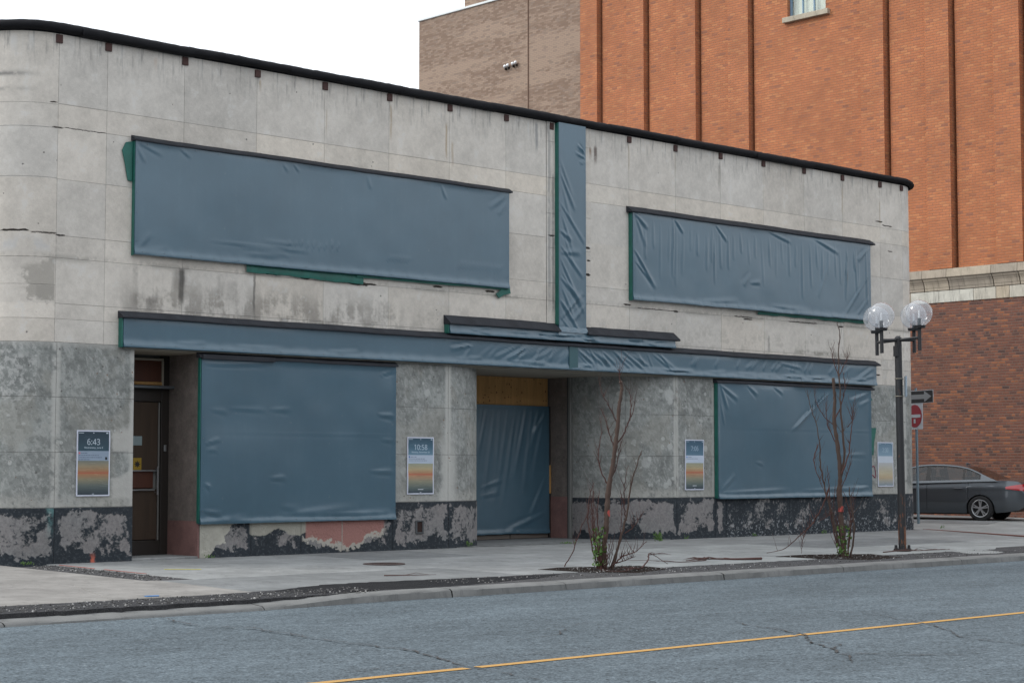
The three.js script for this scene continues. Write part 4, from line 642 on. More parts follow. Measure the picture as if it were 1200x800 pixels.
poster(26.42, .925, 26.964, 1.89, { top: ['#37566a', '#4b6c80', '#5e8094'], note: '#c4d0de', sunset: sunsetB, ink: '#b9cad8', time: '7:06', date: '', dot: '#5f8fd0', lines: 2, slide: 1, seed: 11, dark: 1, skew: .008, label: 'wrinkled sunset lock-screen poster reading 7:06 right of the central entrance' });
poster(32.625, .948, 33.183, 1.9, { top: ['#627f92', '#7592a4', '#88a4b4'], note: '#c9d3dc', sunset: sunsetC, ink: '#b4c6d2', time: '2:30', date: '', dot: '#c9d3dc', lines: 0, seed: 17, skew: -.004, label: 'faded pale lock-screen poster beside a red scrawl on the wall' });

// ---------------------------------------------------------------- brick buildings
function brickTex(w, h, nb, nc, o) {                            // nb bricks across, nc courses
  const r = rng(o.seed), tone = Array.from({ length: nb * 2 * nc }, () => [r(), r(), r()]);
  const bw = w / nb, bh = h / nc, mj = o.joint;
  const fn = (i, j, out) => {
    const cj = Math.floor(j / bh), hd = o.header && cj % o.header === 0, W = hd ? bw / 2 : bw, offs = hd ? W / 2 : (cj & 1 ? W / 2 : 0), x = (i + offs) % w, bi = Math.floor(x / W), fx = x - bi * W, fy = j - cj * bh;
    const d = Math.min(fx, W - fx, fy, bh - fy), n = NW[(j & 511) * 512 + (i & 511)];
    out.in = sm(mj * .35, mj * .75, d + (n - .5) * mj * .3); out.t = tone[(cj * nb * 2 + bi) % tone.length]; return out;
  };
  const o1 = {};
  const col = colTex(w, h, (i, j) => { fn(i, j, o1); const n = NW[(j & 511) * 512 + (i & 511)], l = nz(N1, i / w, j / h), m = nz(N2, i / w * 2, j / h * 2); const [a, b, c2] = o1.t; let c = mixc(o.c0, o.c1, a); if (b > 1 - o.darkP) c = mixc(c, o.dark, .35 + .6 * c2); else if (b < o.liteP) c = mixc(c, o.lite, .5); const k = .86 + .16 * n + .28 * (l - .5) + .2 * (m - .5); c = [c[0] * k, c[1] * k, c[2] * k]; const mo = o.mortar.map(q => q * (.85 + .3 * n)); return mixc(mo, c, o1.in); }, [1 / o.size[0], 1 / o.size[1]]);
  const bmp = grayTex(w / 2, h / 2, (i, j) => { fn(i * 2, j * 2, o1); return .2 + .65 * o1.in + .15 * (NW[(j & 511) * 512 + (i & 511)]); }, [1 / o.size[0], 1 / o.size[1]]);
  return new THREE.MeshStandardMaterial({ map: col, bumpMap: bmp, bumpScale: .008, roughness: .9 });
}
const brickUp = brickTex(2048, 2048, 22, 64, { seed: 51, joint: 5, size: [4.84, 4.864], c0: [.475, .172, .072], c1: [.415, .145, .064], dark: [.29, .118, .07], lite: [.55, .235, .10], darkP: .055, liteP: .12, mortar: [.30, .145, .085] });
const brickLow = brickTex(1024, 1024, 14, 42, { seed: 52, joint: 4, size: [3.08, 3.192], header: 6, c0: [.215, .085, .052], c1: [.16, .066, .046], dark: [.085, .048, .042], lite: [.37, .135, .055], darkP: .18, liteP: .17, mortar: [.15, .105, .085] });
const stoneT = (c, seed) => new THREE.MeshStandardMaterial({ map: colTex(256, 256, (i, j) => { const f = NW[j * 2 * 512 + i], m = N2[(j * 2 & 511) * 512 + ((i * 2 + seed * 40) & 511)], st = nz(N3, i / 256 * 2 + seed, .1 + j / 256 * .15), k = .82 + .2 * f + .3 * (m - .5) - .28 * sm(.55, .8, st); return [c[0] * k, c[1] * k, c[2] * k]; }, [.6, .6]), roughness: .9, bumpMap: gritRep(2, 2), bumpScale: .002 });
{
  const b = thing('brick_building', 'tall orange brick building with vertical pilasters and a pale stone cornice', 'building', [44, 0, 0]);
  const wall = (n, z0, z1, y0, y1, x0, x1, m) => part(n, uvBox(box(x0, x1, y0, y1, z0, z1)), m, b);
  // upper wall in bays between the pilasters; every pilaster stands 0.14 proud, with a slot behind its edge
  const pil = [[-20.05, -19.26], [-17.89, -17.12], [-15.70, -14.87], [-13.52, -12.70], [-8.46, -7.65], [-6.22, -5.44], [-4.02, -3.20], [-1.8, -1.0], [.4, 1.2]];
  const Y0 = 6.93, Y1 = 26;
  for (const [a, c] of pil) wall('pilaster', a, c, Y0, Y1, -.13, .36, brickUp);
  for (let i = 0; i < pil.length - 1; i++) {
    const z0 = pil[i][1], z1 = pil[i + 1][0], slot = .11;
    wall('wall_slot', z0, z0 + slot, Y0, Y1, .33, .36, brickUp);
    if (i === 3) { // bay with the window
      const g = extrude([[z0 + slot, Y0], [z1, Y0], [z1, Y1], [z0 + slot, Y1]], .33, 0, [[[-11.27, 15.1], [-9.82, 15.1], [-9.82, 17.6], [-11.27, 17.6]]]); const p = g.attributes.position; for (let k = 0; k < p.count; k++) { const u = p.getX(k), v = p.getY(k), w = p.getZ(k); p.setXYZ(k, .03 + w, v, u); }
      part('wall_bay', uvBox(g), brickUp, b);
    } else wall('wall_bay', z0 + slot, z1, Y0, Y1, .03, .36, brickUp);
  }
  wall('back_mass', -20.04, 3.5, 0, 25.9, .36, 15, std([.3, .14, .08], .9));
  wall('lower_wall', -20.05, 3.5, -.2, 5.975, -.06, .355, brickLow);
  // window
  const w = new THREE.Group(); w.name = 'window'; b.add(w);
  const wf = std([.17, .27, .36], .5), glz = new THREE.MeshPhysicalMaterial({ color: rgb(.95, .97, .96), roughness: .08, transmission: 1, thickness: 0, ior: 1.5 });
  const fr = (z0, z1, y0, y1) => part('window_frame', rbox(.16, .21, y0, y1, z0, z1, .004), wf, w);
  fr(-11.27, -11.19, 15.1, 17.6); fr(-9.9, -9.82, 15.1, 17.6); fr(-11.19, -9.9, 15.1, 15.17); for (const z of [-10.78, -10.35]) fr(z - .025, z + .025, 15.17, 17.6); for (const y of [15.86, 16.6]) fr(-11.19, -9.9, y - .025, y + .025);
  for (const [z0, z1] of [[-11.19, -10.8], [-10.76, -10.37], [-10.33, -9.9]]) for (const [y0, y1] of [[15.17, 15.84], [15.88, 16.58], [16.62, 17.6]]) part('pane', box(.183, .187, y0, y1, z0, z1), glz, w);
  part('blind', box(.28, .3, 15.1, 17.6, -11.27, -9.82), stoneT([.78, .78, .68], 3), w);
  part('window_sill', uvBox(rbox(-.1, .2, 14.93, 15.09, -11.38, -9.66, .012)), stoneT([.46, .40, .31], 4), w);
  // cornice, stone by stone
  const st = [stoneT([.40, .34, .27], 1), stoneT([.45, .385, .30], 2), stoneT([.36, .31, .25], 5)], wh = [stoneT([.60, .58, .51], 6), stoneT([.50, .42, .32], 7), stoneT([.56, .52, .44], 8)];
  const run = (cuts, fn) => { for (let i = 0; i < cuts.length - 1; i++) fn(cuts[i] + .006, cuts[i + 1] - .006, i); };
  const rz = rng(61), ext = (c, d) => { const o = [c[0]]; while (o[0] > -19.5) o.unshift(o[0] - d * (.8 + .4 * rz())); while (c[c.length - 1] < 3) c.push(c[c.length - 1] + d * (.8 + .4 * rz())); return [...o.slice(0, -1), ...c]; };
  run(ext([-6.394, -5.588, -4.158, -3.34], 1.1), (z0, z1, i) => { const g = grid(lin(z0, z1, 1), [0, 1, 2, 3, 4], (z, k) => { const p = [[.05, 6.655], [-.2, 6.655], [-.22, 6.68], [-.2, 6.90], [.05, 6.945]][k]; return [p[0], p[1], z]; }); part('cornice_stone', uvBox(g), st[i % 3], b); const e = box(-.19, .05, 6.66, 6.9, z0 + .001, z1 - .001); });
  const mold = [[.05, 6.325], [-.085, 6.325], [-.09, 6.40], [-.1, 6.405], [-.105, 6.44], [-.12, 6.5], [-.15, 6.56], [-.185, 6.61], [-.195, 6.64], [.05, 6.64]];
  run(ext([-6.387, -5.565, -4.142, -3.324], 1.1), (z0, z1, i) => { const g = extrude(mold, z1 - z0 - .02); g.translate(0, 0, z0 + .01); part('moulding_stone', uvBox(g), st[(i + 1) % 3], b); });
  run(ext([-5.92, -4.798, -4.087, -3.663], .9), (z0, z1, i) => part('band_stone', uvBox(rbox(-.085, .05, 5.98, 6.305, z0, z1, .008)), z1 < -4.7 && z0 > -7.2 ? wh[0] : wh[1 + (i % 2)], b));
  part('cornice_bed', box(-.055, .05, 5.976, 6.93, -20.04, 3.5), std([.09, .075, .06], .95), b);
}
{
  const b = thing('brown_brick_building', 'tall plain brown brick block with mottled pale bands', 'building', [52, 0, 0]);
  const r = rng(71), tones = Array.from({ length: 4096 }, () => r());
  const bt = colTex(2048, 1024, (i, j) => {   // 20 m x 14 m of wall
    const x = i / 2048 * 20, y = j / 1024 * 14, cj = Math.floor(y / .075), bx = Math.floor((x + (cj & 1 ? .11 : 0)) / .22), fx = (x + (cj & 1 ? .11 : 0)) / .22 - bx, fy = y / .075 - cj;
    const t = tones[(cj * 91 + bx) & 4095], band = nz(N2, x / 26, y / 4.5), b2 = nz(N1, x / 40 + .3, y / 6), e = Math.max(0, band * .7 + b2 * .5 - .6) + (t - .5) * .22;
    let c = mixc([.225, .148, .105], [.35, .25, .185], sm(-.08, .13, e)); c = mixc(c, [.17, .125, .10], sm(.75, 1, t) * .5);
    const m = Math.max(sm(.12, .03, Math.min(fy, 1 - fy)), sm(.05, .015, Math.min(fx, 1 - fx))); return mixc(c, [.17, .14, .12], m * .6);
  }, [1 / 20, 1 / 14]);
  const bm = new THREE.MeshStandardMaterial({ map: bt, roughness: .92, bumpMap: gritRep(1.3, 1.3), bumpScale: .008 });
  const body = box(0, 14, 0, 21.15, -38.17, -19.9); part('wall', uvBox(body), bm, b);
  part('coping', uvBox(rbox(-.06, 14.05, 21.15, 21.24, -38.23, -19.9, .01)), std([.72, .74, .74], .6), b);
  part('penthouse', uvBox(box(2.2, 12, 21.24, 26, -37.6, -20)), bm, b); part('penthouse_panel', uvBox(rbox(2.12, 2.2, 21.3, 26, -34.6, -34.3, .01)), std([.5, .48, .42], .8), b); part('penthouse_panel', uvBox(rbox(2.1, 2.2, 21.3, 26, -34.25, -32.0, .01)), std([.55, .46, .36], .8), b);
  part('movement_joint', rbox(-.02, .01, 8, 21.1, -31.16, -31.1, .004), std([.13, .075, .05], .9), b);
  for (const [z, y] of [[-32.45, 18.2], [-32.28, 18.22], [-31.98, 18.24], [-31.8, 18.26]]) { const l = new THREE.Group(); l.name = 'floodlight'; l.position.set(-.1, y, z); b.add(l); const g = new THREE.SphereGeometry(.075, 10, 8); part('lamp_head', g, std([.75, .76, .77], .35, { metalness: .3 }), l); part('bracket', rbox(-.02, .12, -.16, -.05, -.02, .02, .004), darkFrame, l); }
}

// row of shops across the road, behind the viewpoint: it shades the lower front and shows in the glossy tarpaulins
{
  const far = [['low brown brick shop row across the road', -34, -6, 7.5, [.17, .12, .1]], ['grey rendered shop row across the road', -5.5, 22, 8, [.2, .2, .2]], ['dark red brick shop row across the road', 22.5, 50, 7.6, [.16, .09, .075]], ['long dark grey shop row across the road', 50.5, 100, 7.8, [.13, .135, .14]]];
  for (const [label, x0, x1, h, c] of far) {
    const b = thing('shop_row', label, 'building', [(x0 + x1) / 2, 0, 31]); const w = (x1 - x0) / 2, wm = std(c, .9), gm = std([.03, .035, .04], .25);
    part('wall', box(-w, w, -.26, h, 0, 10), wm, b); part('parapet', box(-w - .05, w + .05, h, h + .25, -.08, 10.05), std([.3, .29, .27], .85), b);
    for (let x = -w + 1; x < w - 3; x += 4.4) { part('shop_window', box(x, x + 3.4, .5, 3, -.03, .05), gm, b); for (const d of [.3, 2]) part('window', box(x + d, x + d + 1.1, 4.6, 6.6, -.03, .05), gm, b); }
  }
}
// ---------------------------------------------------------------- street lamp
{
  const lamp = thing('street_lamp', 'black street lamp post with four clear globes on cross arms', 'street lamp', [26.15, -.062, 5.13]);
  lamp.rotation.z = .012;
  const black = new THREE.MeshStandardMaterial({ map: colTex(256, 512, (i, j) => { const v = j / 512, f = NW[(j & 511) * 512 + i], m = nz(N2, i / 256, v * 2), rustiness = sm(.62, .72, m * .75 + .35 * sm(.26, .02, v)); return mixc([.022, .022, .024], [.17 * (.6 + .6 * f), .065 * (.6 + .6 * f), .028], rustiness); }), roughness: .55, bumpMap: gritRep(2, 6), bumpScale: .001 });
  const plain = std([.02, .02, .022], .5);
  part('post', cyl(.066, .06, .05, 3.61, 24), black, lamp); part('post_cap', cyl(.064, .03, 3.61, 3.65, 20), plain, lamp);
  const base = part('base_plate', cyl(.15, .15, 0, .05, 8), black, lamp); for (let k = 0; k < 4; k++) { const g = cyl(.03, .026, .05, .11, 6); g.translate(.108 * Math.cos(k * 1.57 + .8), 0, .108 * Math.sin(k * 1.57 + .8)); part('bolt', g, plain, base); }
  part('access_cover', rbox(-.1, -.05, 3.3, 3.48, -.035, .035, .006), plain, lamp);
  const R = [.5702, .8214], Fw = [.8214, -.5702], d = .447, al = 37 * Math.PI / 180; // across / away from the road viewpoint in plan
  const glassM = new THREE.MeshPhysicalMaterial({ color: rgb(.86, .87, .89), roughness: .12, transmission: .83, thickness: 0, ior: 1.45, side: THREE.DoubleSide });
  for (let k = 0; k < 4; k++) {
    const a = -al + k * Math.PI / 2, cl = Math.cos(a) * d, cd = Math.sin(a) * d, x = R[0] * cl + Fw[0] * cd, z = R[1] * cl + Fw[1] * cd, dy = cl * .055;
    part('arm', tube([[0, 3.58, 0], [x * .97, 3.58 + dy, z * .97]], .026, 10), plain, lamp);
    const h = new THREE.Group(); h.name = 'lamp_head'; h.position.set(x, dy, z); lamp.add(h);
    part('riser', cyl(.031, .031, 3.36, 3.74, 14), plain, h); part('fitter', cyl(.095, .105, 3.74, 3.785, 20), plain, h);
    const gl = new THREE.SphereGeometry(.225, 36, 24); gl.translate(0, 3.995, 0); part('globe', gl, glassM, h);
    part('lamp_holder', cyl(.03, .03, 3.785, 3.91, 12), std([.09, .1, .11], .6), h); part('bulb', cyl(.018, .014, 3.91, 4.04, 10), std([.85, .85, .84], .4), h);
  }
  const s = thing('pole_sign', 'small traffic sign strapped edge-on to the black lamp post', 'sign', [26.15, 0, 5.13]);
  const p = rbox(.0, .012, 2.55, 2.9, -.02, .28, .004); p.rotateY(-.85); p.translate(.052, 0, .052); part('sign_plate', p, std([.34, .42, .5], .4, { metalness: .3 }), s);
  for (const y of [2.56, 2.86]) { const g = new THREE.TorusGeometry(.068, .009, 6, 22); g.rotateX(Math.PI / 2); g.translate(-.03, y, 0); part('strap', g, std([.3, .27, .22], .45, { metalness: .6 }), s); }
}
// ---------------------------------------------------------------- traffic signs on their post
{
  const t = thing('traffic_sign', 'galvanised sign post with one-way arrow and red no-entry plate', 'traffic sign', [37.6, 0, -2.4], 0);
  const galv = std([.2, .27, .32], .45, { metalness: .5 });
  part('post', tube([[.02, -.1, 0], [-.01, 3.28, 0]], .032, 10), galv, t);
  const th = -109 * Math.PI / 180;                // plates face the corner
  const plate = (n, pts, depth, m, off, par) => { const g = extrude(pts, depth, .001); g.translate(0, 0, off); g.rotateY(th); return part(n, uvBox(g), m, par || t); };
  const rr = (w, h, r, cx, cy) => { const o = []; for (const [sx, sy, a0] of [[1, 1, 0], [-1, 1, 90], [-1, -1, 180], [1, -1, 270]]) for (let k = 0; k <= 5; k++) { const a = (a0 + k * 18) * Math.PI / 180; o.push([cx + sx * (w / 2 - r) + r * Math.cos(a), cy + sy * (h / 2 - r) + r * Math.sin(a)]); } return o; };
  const cy = 3.06, c2 = 2.60, ox = .26;
  const blk = std([.008, .008, .009], .5), wht = std([.62, .66, .7], .5), gry = std([.33, .35, .36], .5), red = std([.36, .012, .028], .45);
  const a = plate('arrow_plate', rr(.94, .31, .03, ox, cy), .004, wht, .04); plate('plate_face', rr(.915, .285, .022, ox, cy), .003, blk, .046, a);
  const aw = [[-.43, -.055], [.13, -.055], [.13, -.13], [.41, 0], [.13, .13], [.13, .055], [-.43, .055]].map(p => [p[0] + ox, p[1] + cy]); plate('arrow', aw, .003, gry, .05, a);
  const n = plate('no_entry_plate', rr(.62, .64, .03, .0, c2), .004, wht, .04); const circ = []; for (let k = 0; k < 40; k++) circ.push([.275 * Math.cos(k / 40 * 6.2832), c2 + .275 * Math.sin(k / 40 * 6.2832)]);
  plate('red_disc', circ, .003, red, .046, n); plate('white_bar', rr(.46, .075, .005, 0, c2 + .0), .003, wht, .051, n); plate('sticker', rr(.07, .1, .005, .0, c2 - .125), .003, wht, .051, n);
}

// ---------------------------------------------------------------- saplings: [kind, base radius, tip radius, [across, up] in metres]
const stems1 = [
  ["trunk",0.042,0.022,[[0.0,-0.035],[-0.012,0.212],[0.024,0.566],[0.035,0.802],[0.059,1.097],[0.118,1.45],[0.153,1.686],[0.189,1.981],[0.212,2.276],[0.248,2.512],[0.236,2.618]]],
  ["s",0.02,0.006,[[0.106,0.012],[0.177,0.271],[0.259,0.566],[0.318,0.802],[0.342,1.038],[0.413,1.333],[0.472,1.533],[0.519,1.651]]],
  ["s",0.012,0.004,[[0.118,0.071],[0.248,0.189],[0.425,0.259],[0.578,0.401]]],
  ["s",0.009,0.003,[[0.153,0.094],[0.342,0.153],[0.436,0.189]]],
  ["s",0.016,0.005,[[-0.059,0.0],[-0.118,0.271],[-0.165,0.566],[-0.177,0.802],[-0.153,1.097]]],
  ["s",0.012,0.004,[[-0.083,0.0],[-0.177,0.33],[-0.224,0.684],[-0.2,1.038],[-0.142,1.215]]],
  ["s",0.01,0.004,[[-0.047,0.0],[-0.083,0.448],[-0.094,0.802],[-0.071,1.097]]],
  ["s",0.008,0.003,[[-0.554,0.047],[-0.436,0.271],[-0.318,0.59],[-0.224,0.825],[-0.177,1.038]]],
  ["s",0.011,0.003,[[0.071,1.132],[-0.035,1.356],[-0.083,1.568],[-0.059,1.745],[-0.035,1.922],[-0.059,2.123]]],
  ["s",0.012,0.003,[[0.153,1.71],[0.271,1.887],[0.354,2.075],[0.413,2.217],[0.448,2.382]]],
  ["s",0.01,0.003,[[0.142,1.686],[0.071,1.887],[0.024,2.075],[-0.035,2.241]]],
  ["s",0.009,0.003,[[0.189,2.04],[0.083,2.241],[-0.012,2.429],[-0.071,2.618]]],
  ["s",0.008,0.003,[[0.236,2.594],[0.212,2.689],[0.2,2.783]]],
  ["s",0.009,0.002,[[0.354,2.075],[0.377,2.335],[0.354,2.512]]],
  ["s",0.01,0.003,[[0.307,0.684],[0.271,0.92],[0.283,1.156],[0.33,1.45]]],
  ["s",0.008,0.003,[[0.083,0.035],[0.189,0.33],[0.236,0.802],[0.224,1.097]]],
  ["s",0.008,0.003,[[0.283,0.507],[0.389,0.59],[0.46,0.684],[0.542,0.825]]],
  ["s",0.009,0.003,[[0.094,1.274],[0.177,1.45],[0.2,1.627],[0.248,1.804]]],
];
const stems2 = [
  ["trunk",0.048,0.022,[[0.0,-0.04],[-0.013,0.175],[-0.04,0.58],[-0.067,0.984],[-0.054,1.388],[-0.094,1.792],[-0.135,2.197],[-0.121,2.534],[-0.148,2.844]]],
  ["s",0.022,0.004,[[-0.04,1.253],[0.013,1.658],[-0.013,2.062],[-0.04,2.466],[-0.054,2.871],[-0.067,3.275],[-0.04,3.544],[-0.081,3.733]]],
  ["s",0.018,0.004,[[-0.081,0.175],[-0.162,0.58],[-0.27,0.984],[-0.35,1.388],[-0.377,1.792],[-0.431,2.129],[-0.512,2.399],[-0.566,2.668]]],
  ["s",0.014,0.003,[[-0.04,1.321],[0.081,1.658],[0.121,1.995],[0.148,2.264],[0.175,2.534]]],
  ["s",0.018,0.005,[[0.094,0.0],[0.148,0.31],[0.135,0.58],[0.094,0.849],[0.054,1.119]]],
  ["s",0.014,0.004,[[0.04,0.0],[0.081,0.377],[0.094,0.714],[0.0,1.051]]],
  ["s",0.013,0.004,[[-0.108,0.175],[-0.202,0.714],[-0.216,1.119],[-0.243,1.456]]],
  ["s",0.014,0.004,[[-0.229,1.092],[-0.337,0.822],[-0.485,0.553],[-0.701,0.337],[-0.943,0.135],[-1.213,0.067]]],
  ["s",0.01,0.003,[[-0.472,0.553],[-0.606,0.418],[-0.674,0.243],[-0.701,0.067]]],
  ["s",0.01,0.003,[[-0.094,1.792],[-0.216,2.062],[-0.243,2.332],[-0.216,2.574]]],
  ["s",0.01,0.003,[[-0.121,2.197],[0.0,2.466],[0.04,2.736],[0.013,3.005]]],
  ["s",0.008,0.003,[[-0.067,0.984],[0.027,1.253],[0.108,1.456],[0.135,1.725]]],
  ["s",0.008,0.002,[[-0.108,2.062],[-0.296,2.251],[-0.404,2.466],[-0.445,2.709]]],
  ["s",0.008,0.002,[[-0.054,2.871],[-0.135,3.14],[-0.162,3.342]]],
  ["s",0.007,0.002,[[-0.054,2.871],[0.04,3.073],[0.094,3.208]]],
  ["s",0.009,0.003,[[-0.404,1.792],[-0.472,1.523],[-0.404,1.253],[-0.323,1.051]]],
  ["s",0.007,0.002,[[0.081,2.062],[0.162,2.197],[0.202,2.358]]],
  ["s",0.008,0.003,[[-0.189,0.714],[-0.296,0.633],[-0.431,0.553]]],
  ["s",0.008,0.003,[[0.0,0.04],[-0.081,0.377],[-0.148,0.714],[-0.135,1.119]]],
];
const barkTex = colTex(128, 256, (i, j) => { const m = N3[(j * 2 & 511) * 512 + i * 2], f = NW[j * 512 + i], k = .6 + .5 * m + .3 * f; return mixc([.06 * k, .04 * k, .032 * k], [.085, .05, .035], sm(.6, .75, N1[(j * 2 & 511) * 512 + i * 3 % 512]) * .6); });
const bark = new THREE.MeshStandardMaterial({ map: barkTex, roughness: .9 }), twigM = std([.08, .036, .03], .9), leafM = new THREE.MeshPhysicalMaterial({ color: rgb(.085, .175, .025), roughness: .7, transmission: .3, thickness: 0, side: THREE.DoubleSide });
const ribbonM = std([.42, .075, .06], .85);
const AC = [.7297, .6837], AW = [.6837, -.7297];
function spray(n, seed, cx, cy0, cy1, w, size) {
  const r = rng(seed), L = []; for (let i = 0; i < n; i++) { const s = size * (.6 + .8 * r()), g = new THREE.BufferGeometry(); g.setAttribute('position', new THREE.Float32BufferAttribute([0, 0, 0, s * .45, s * .45, s * .1, 0, s, 0, -s * .45, s * .45, s * .1], 3)); g.setIndex([0, 1, 2, 0, 2, 3]); g.computeVertexNormals(); g.rotateX(r() * 2 - .6); g.rotateY(r() * 6.3); g.rotateZ(r() * 1.6 - .8); const a = r() * 6.3, d = Math.sqrt(r()) * w; g.translate(cx[0] + d * Math.cos(a), cy0 + r() * (cy1 - cy0), cx[1] + d * Math.sin(a)); g.setAttribute('uv', new THREE.Float32BufferAttribute(new Float32Array(8), 2)); L.push(g); } return mergeGeometries(L);
}
function sapling(stems, pos, seed, label, twigs) {
  const t = thing('bare_sapling', label, 'tree', pos, 0, 'street saplings'); const r = rng(seed);
  const place = (a, b, c) => [AC[0] * a + AW[0] * c, b, AC[1] * a + AW[1] * c];
  for (const [kind, r0, r1, P] of stems) {
    const trunk = kind === 'trunk'; let c = trunk ? 0 : (r() - .5) * .12, dc = trunk ? 0 : (r() - .5) * .35;
    // rounded path through the measured points
    const cv = new THREE.CatmullRomCurve3(P.map((p, i) => new THREE.Vector3(p[0], p[1], c + dc * i / P.length)));
    const n = P.length * (trunk ? 7 : 4), pts = cv.getPoints(n).map((p, i) => place(p.x + (r() - .5) * (trunk ? .010 : .018), p.y, p.z + (r() - .5) * .012)), rad = pts.map((_, i) => (r0 + (r1 - r0) * Math.pow(i / n, trunk ? 1 : .8)) * (trunk ? .82 + .36 * r() : .9 + .25 * r()));
    const G = [tube(pts, rad, trunk ? 9 : 6)];
    if (trunk) { part('trunk', G[0], bark, t); }
    else {
      const tw = [];
      for (let k = 0; k < twigs; k++) {
        const i = Math.floor((.25 + .7 * r()) * n), a = pts[i], len = .08 + .36 * r() * r(), az = r() * 6.3, out = .25 + .5 * r(); let p = [...a], dir = [Math.cos(az) * out, .9, Math.sin(az) * out]; const q = [[...p]]; const m = 5;
        for (let s = 0; s < m; s++) { p = [p[0] + dir[0] * len / m, p[1] + dir[1] * len / m, p[2] + dir[2] * len / m]; dir = [dir[0] * .85 + (r() - .5) * .35, dir[1], dir[2] * .85 + (r() - .5) * .35]; q.push([...p]); }
        tw.push(tube(q, q.map((_, s) => Math.max(.0016, Math.min(rad[i] * .7, .006) * (1 - s / m))), 4));
      }
      part('stem', mergeGeometries([...G, ...tw]), r0 > .017 ? bark : twigM, t);
    }
  }
  // thin upright shoots from the foot
  for (let k = 0; k < 10; k++) { let p = [(r() - .5) * .14, 0, (r() - .5) * .14]; const H = .35 + r() * .95, az = r() * 6.3, le = .04 + .2 * r(), q = [[...p]]; for (let s = 1; s <= 9; s++) { const f = s / 9; q.push([p[0] + Math.cos(az) * le * Math.sqrt(f) + (r() - .5) * .03, H * f, p[2] + Math.sin(az) * le * Math.sqrt(f) + (r() - .5) * .03]); } const G = [tube(q, q.map((_, s) => .0075 * (1 - .75 * s / 9)), 5)]; for (let m = 0; m < 3; m++) { const a = q[3 + Math.floor(r() * 5)], w = r() * 6.3, L = .1 + .2 * r(); G.push(tube([a, [a[0] + L * .35 * Math.cos(w), a[1] + L * .6, a[2] + L * .35 * Math.sin(w)], [a[0] + L * .45 * Math.cos(w), a[1] + L, a[2] + L * .45 * Math.sin(w)]], [.004, .003, .0012], 4)); } part('shoot', mergeGeometries(G), twigM, t); }
  return t;
}
const tree1 = sapling(stems1, [18.43, -.066, 5.58], 101, 'leggy bare sapling with a cut top in front of the central entrance', 12);
{ const g = spray(130, 5, [-.08, -.04], .05, .56, .1, .05); part('leaves', g, leafM, tree1).userData.kind = 'stuff'; const rb = cyl(.033, .032, .74, .83, 10); rb.translate(AC[0] * .045, 0, AC[1] * .045); part('marking_ribbon', rb, ribbonM, tree1, 'orange-red marking ribbon'); }
const tree2 = sapling(stems2, [23.84, -.067, 5.64], 202, 'taller many-stemmed bare sapling in front of the display window nearest the lamp post', 14);
{ const g = spray(120, 8, [-.03, 0], .02, .5, .12, .045); part('leaves', g, leafM, tree2).userData.kind = 'stuff'; const rb = cyl(.043, .042, .72, .81, 10); rb.translate(-AC[0] * .05, 0, -AC[1] * .05); part('marking_ribbon', rb, ribbonM, tree2, 'orange-red marking ribbon'); }

// fallen branches and weeds
function fallen(name, label, pts, rad, twn, seed) { const r = rng(seed), cv = new THREE.CatmullRomCurve3(pts.map(p => new THREE.Vector3(...p))), P = cv.getPoints(24).map(p => [p.x + (r() - .5) * .012, p.y, p.z + (r() - .5) * .012]), G = [tube(P, P.map((_, i) => rad * (1 - .7 * i / 24)), 6)]; for (let k = 0; k < twn; k++) { const i = Math.floor(r() * 20), a = P[i], L = .1 + .3 * r(), az = Math.atan2(P[i + 2][2] - a[2], P[i + 2][0] - a[0]) + (r() - .5) * 1.2; G.push(tube([a, [a[0] + L * .5 * Math.cos(az), a[1] + .01 + .02 * r(), a[2] + L * .5 * Math.sin(az)], [a[0] + L * Math.cos(az + .2), a[1] - .002, a[2] + L * Math.sin(az + .2)]], [rad * .5, rad * .35, .001], 4)); } const g = mergeGeometries(G); g.computeBoundingBox(); const c = pts[0]; g.translate(-c[0], -c[1], -c[2]); const m = new THREE.Mesh(g, twigM); m.name = numbered(name); m.position.set(...c); scene.add(m); return tag(m, label, 'branch', 'branches fallen on the pavement'); }
const gy = z => SL * z;
fallen('fallen_branch', 'thick reddish branch lying on the pavement between the two saplings', [[22.2, gy(5.3) + .022, 5.3], [21.8, gy(5.15) + .02, 5.15], [21.3, gy(4.95) + .03, 4.95], [20.9, gy(4.9) + .015, 4.9]], .02, 7, 3);
fallen('fallen_branch', 'thin long twig trailing away from the thick fallen branch', [[21.3, gy(4.95) + .012, 4.95], [20.6, gy(5.05) + .012, 5.05], [20.3, gy(4.8) + .03, 4.8], [20.25, gy(4.3) + .012, 4.3]], .007, 2, 4);
fallen('fallen_branch', 'small broken twigs on the soil beside the first sapling', [[18.75, gy(6) + .02, 5.95], [18.55, gy(6) + .05, 6.0], [18.3, gy(6) + .02, 6.1], [18.0, gy(6) + .03, 5.95]], .012, 8, 6);
fallen('fallen_branch', 'arched twig with upturned end by the tree pit', [[19.05, gy(5.7) + .012, 5.7], [19.3, gy(5.6) + .12, 5.6], [19.38, gy(5.55) + .2, 5.55], [19.6, gy(5.6) + .05, 5.7]], .012, 4, 9);
fallen('fallen_branch', 'short brown stick lying on the dark slab before the vent', [[15.2, gy(4.7) + .01, 4.72], [15.5, gy(4.8) + .014, 4.95], [15.85, gy(4.9) + .01, 5.0]], .008, 1, 12);
fallen('fallen_branch', 'litter of thin twigs by the lamp base', [[25.5, gy(5.2) + .012, 5.2], [25.8, gy(5.3) + .03, 5.3], [26.6, gy(5.3) + .012, 5.25], [27.0, gy(5.4) + .03, 5.5]], .01, 9, 15);
const weedM = new THREE.MeshPhysicalMaterial({ color: rgb(.085, .17, .03), roughness: .75, transmission: .25, thickness: 0, side: THREE.DoubleSide });
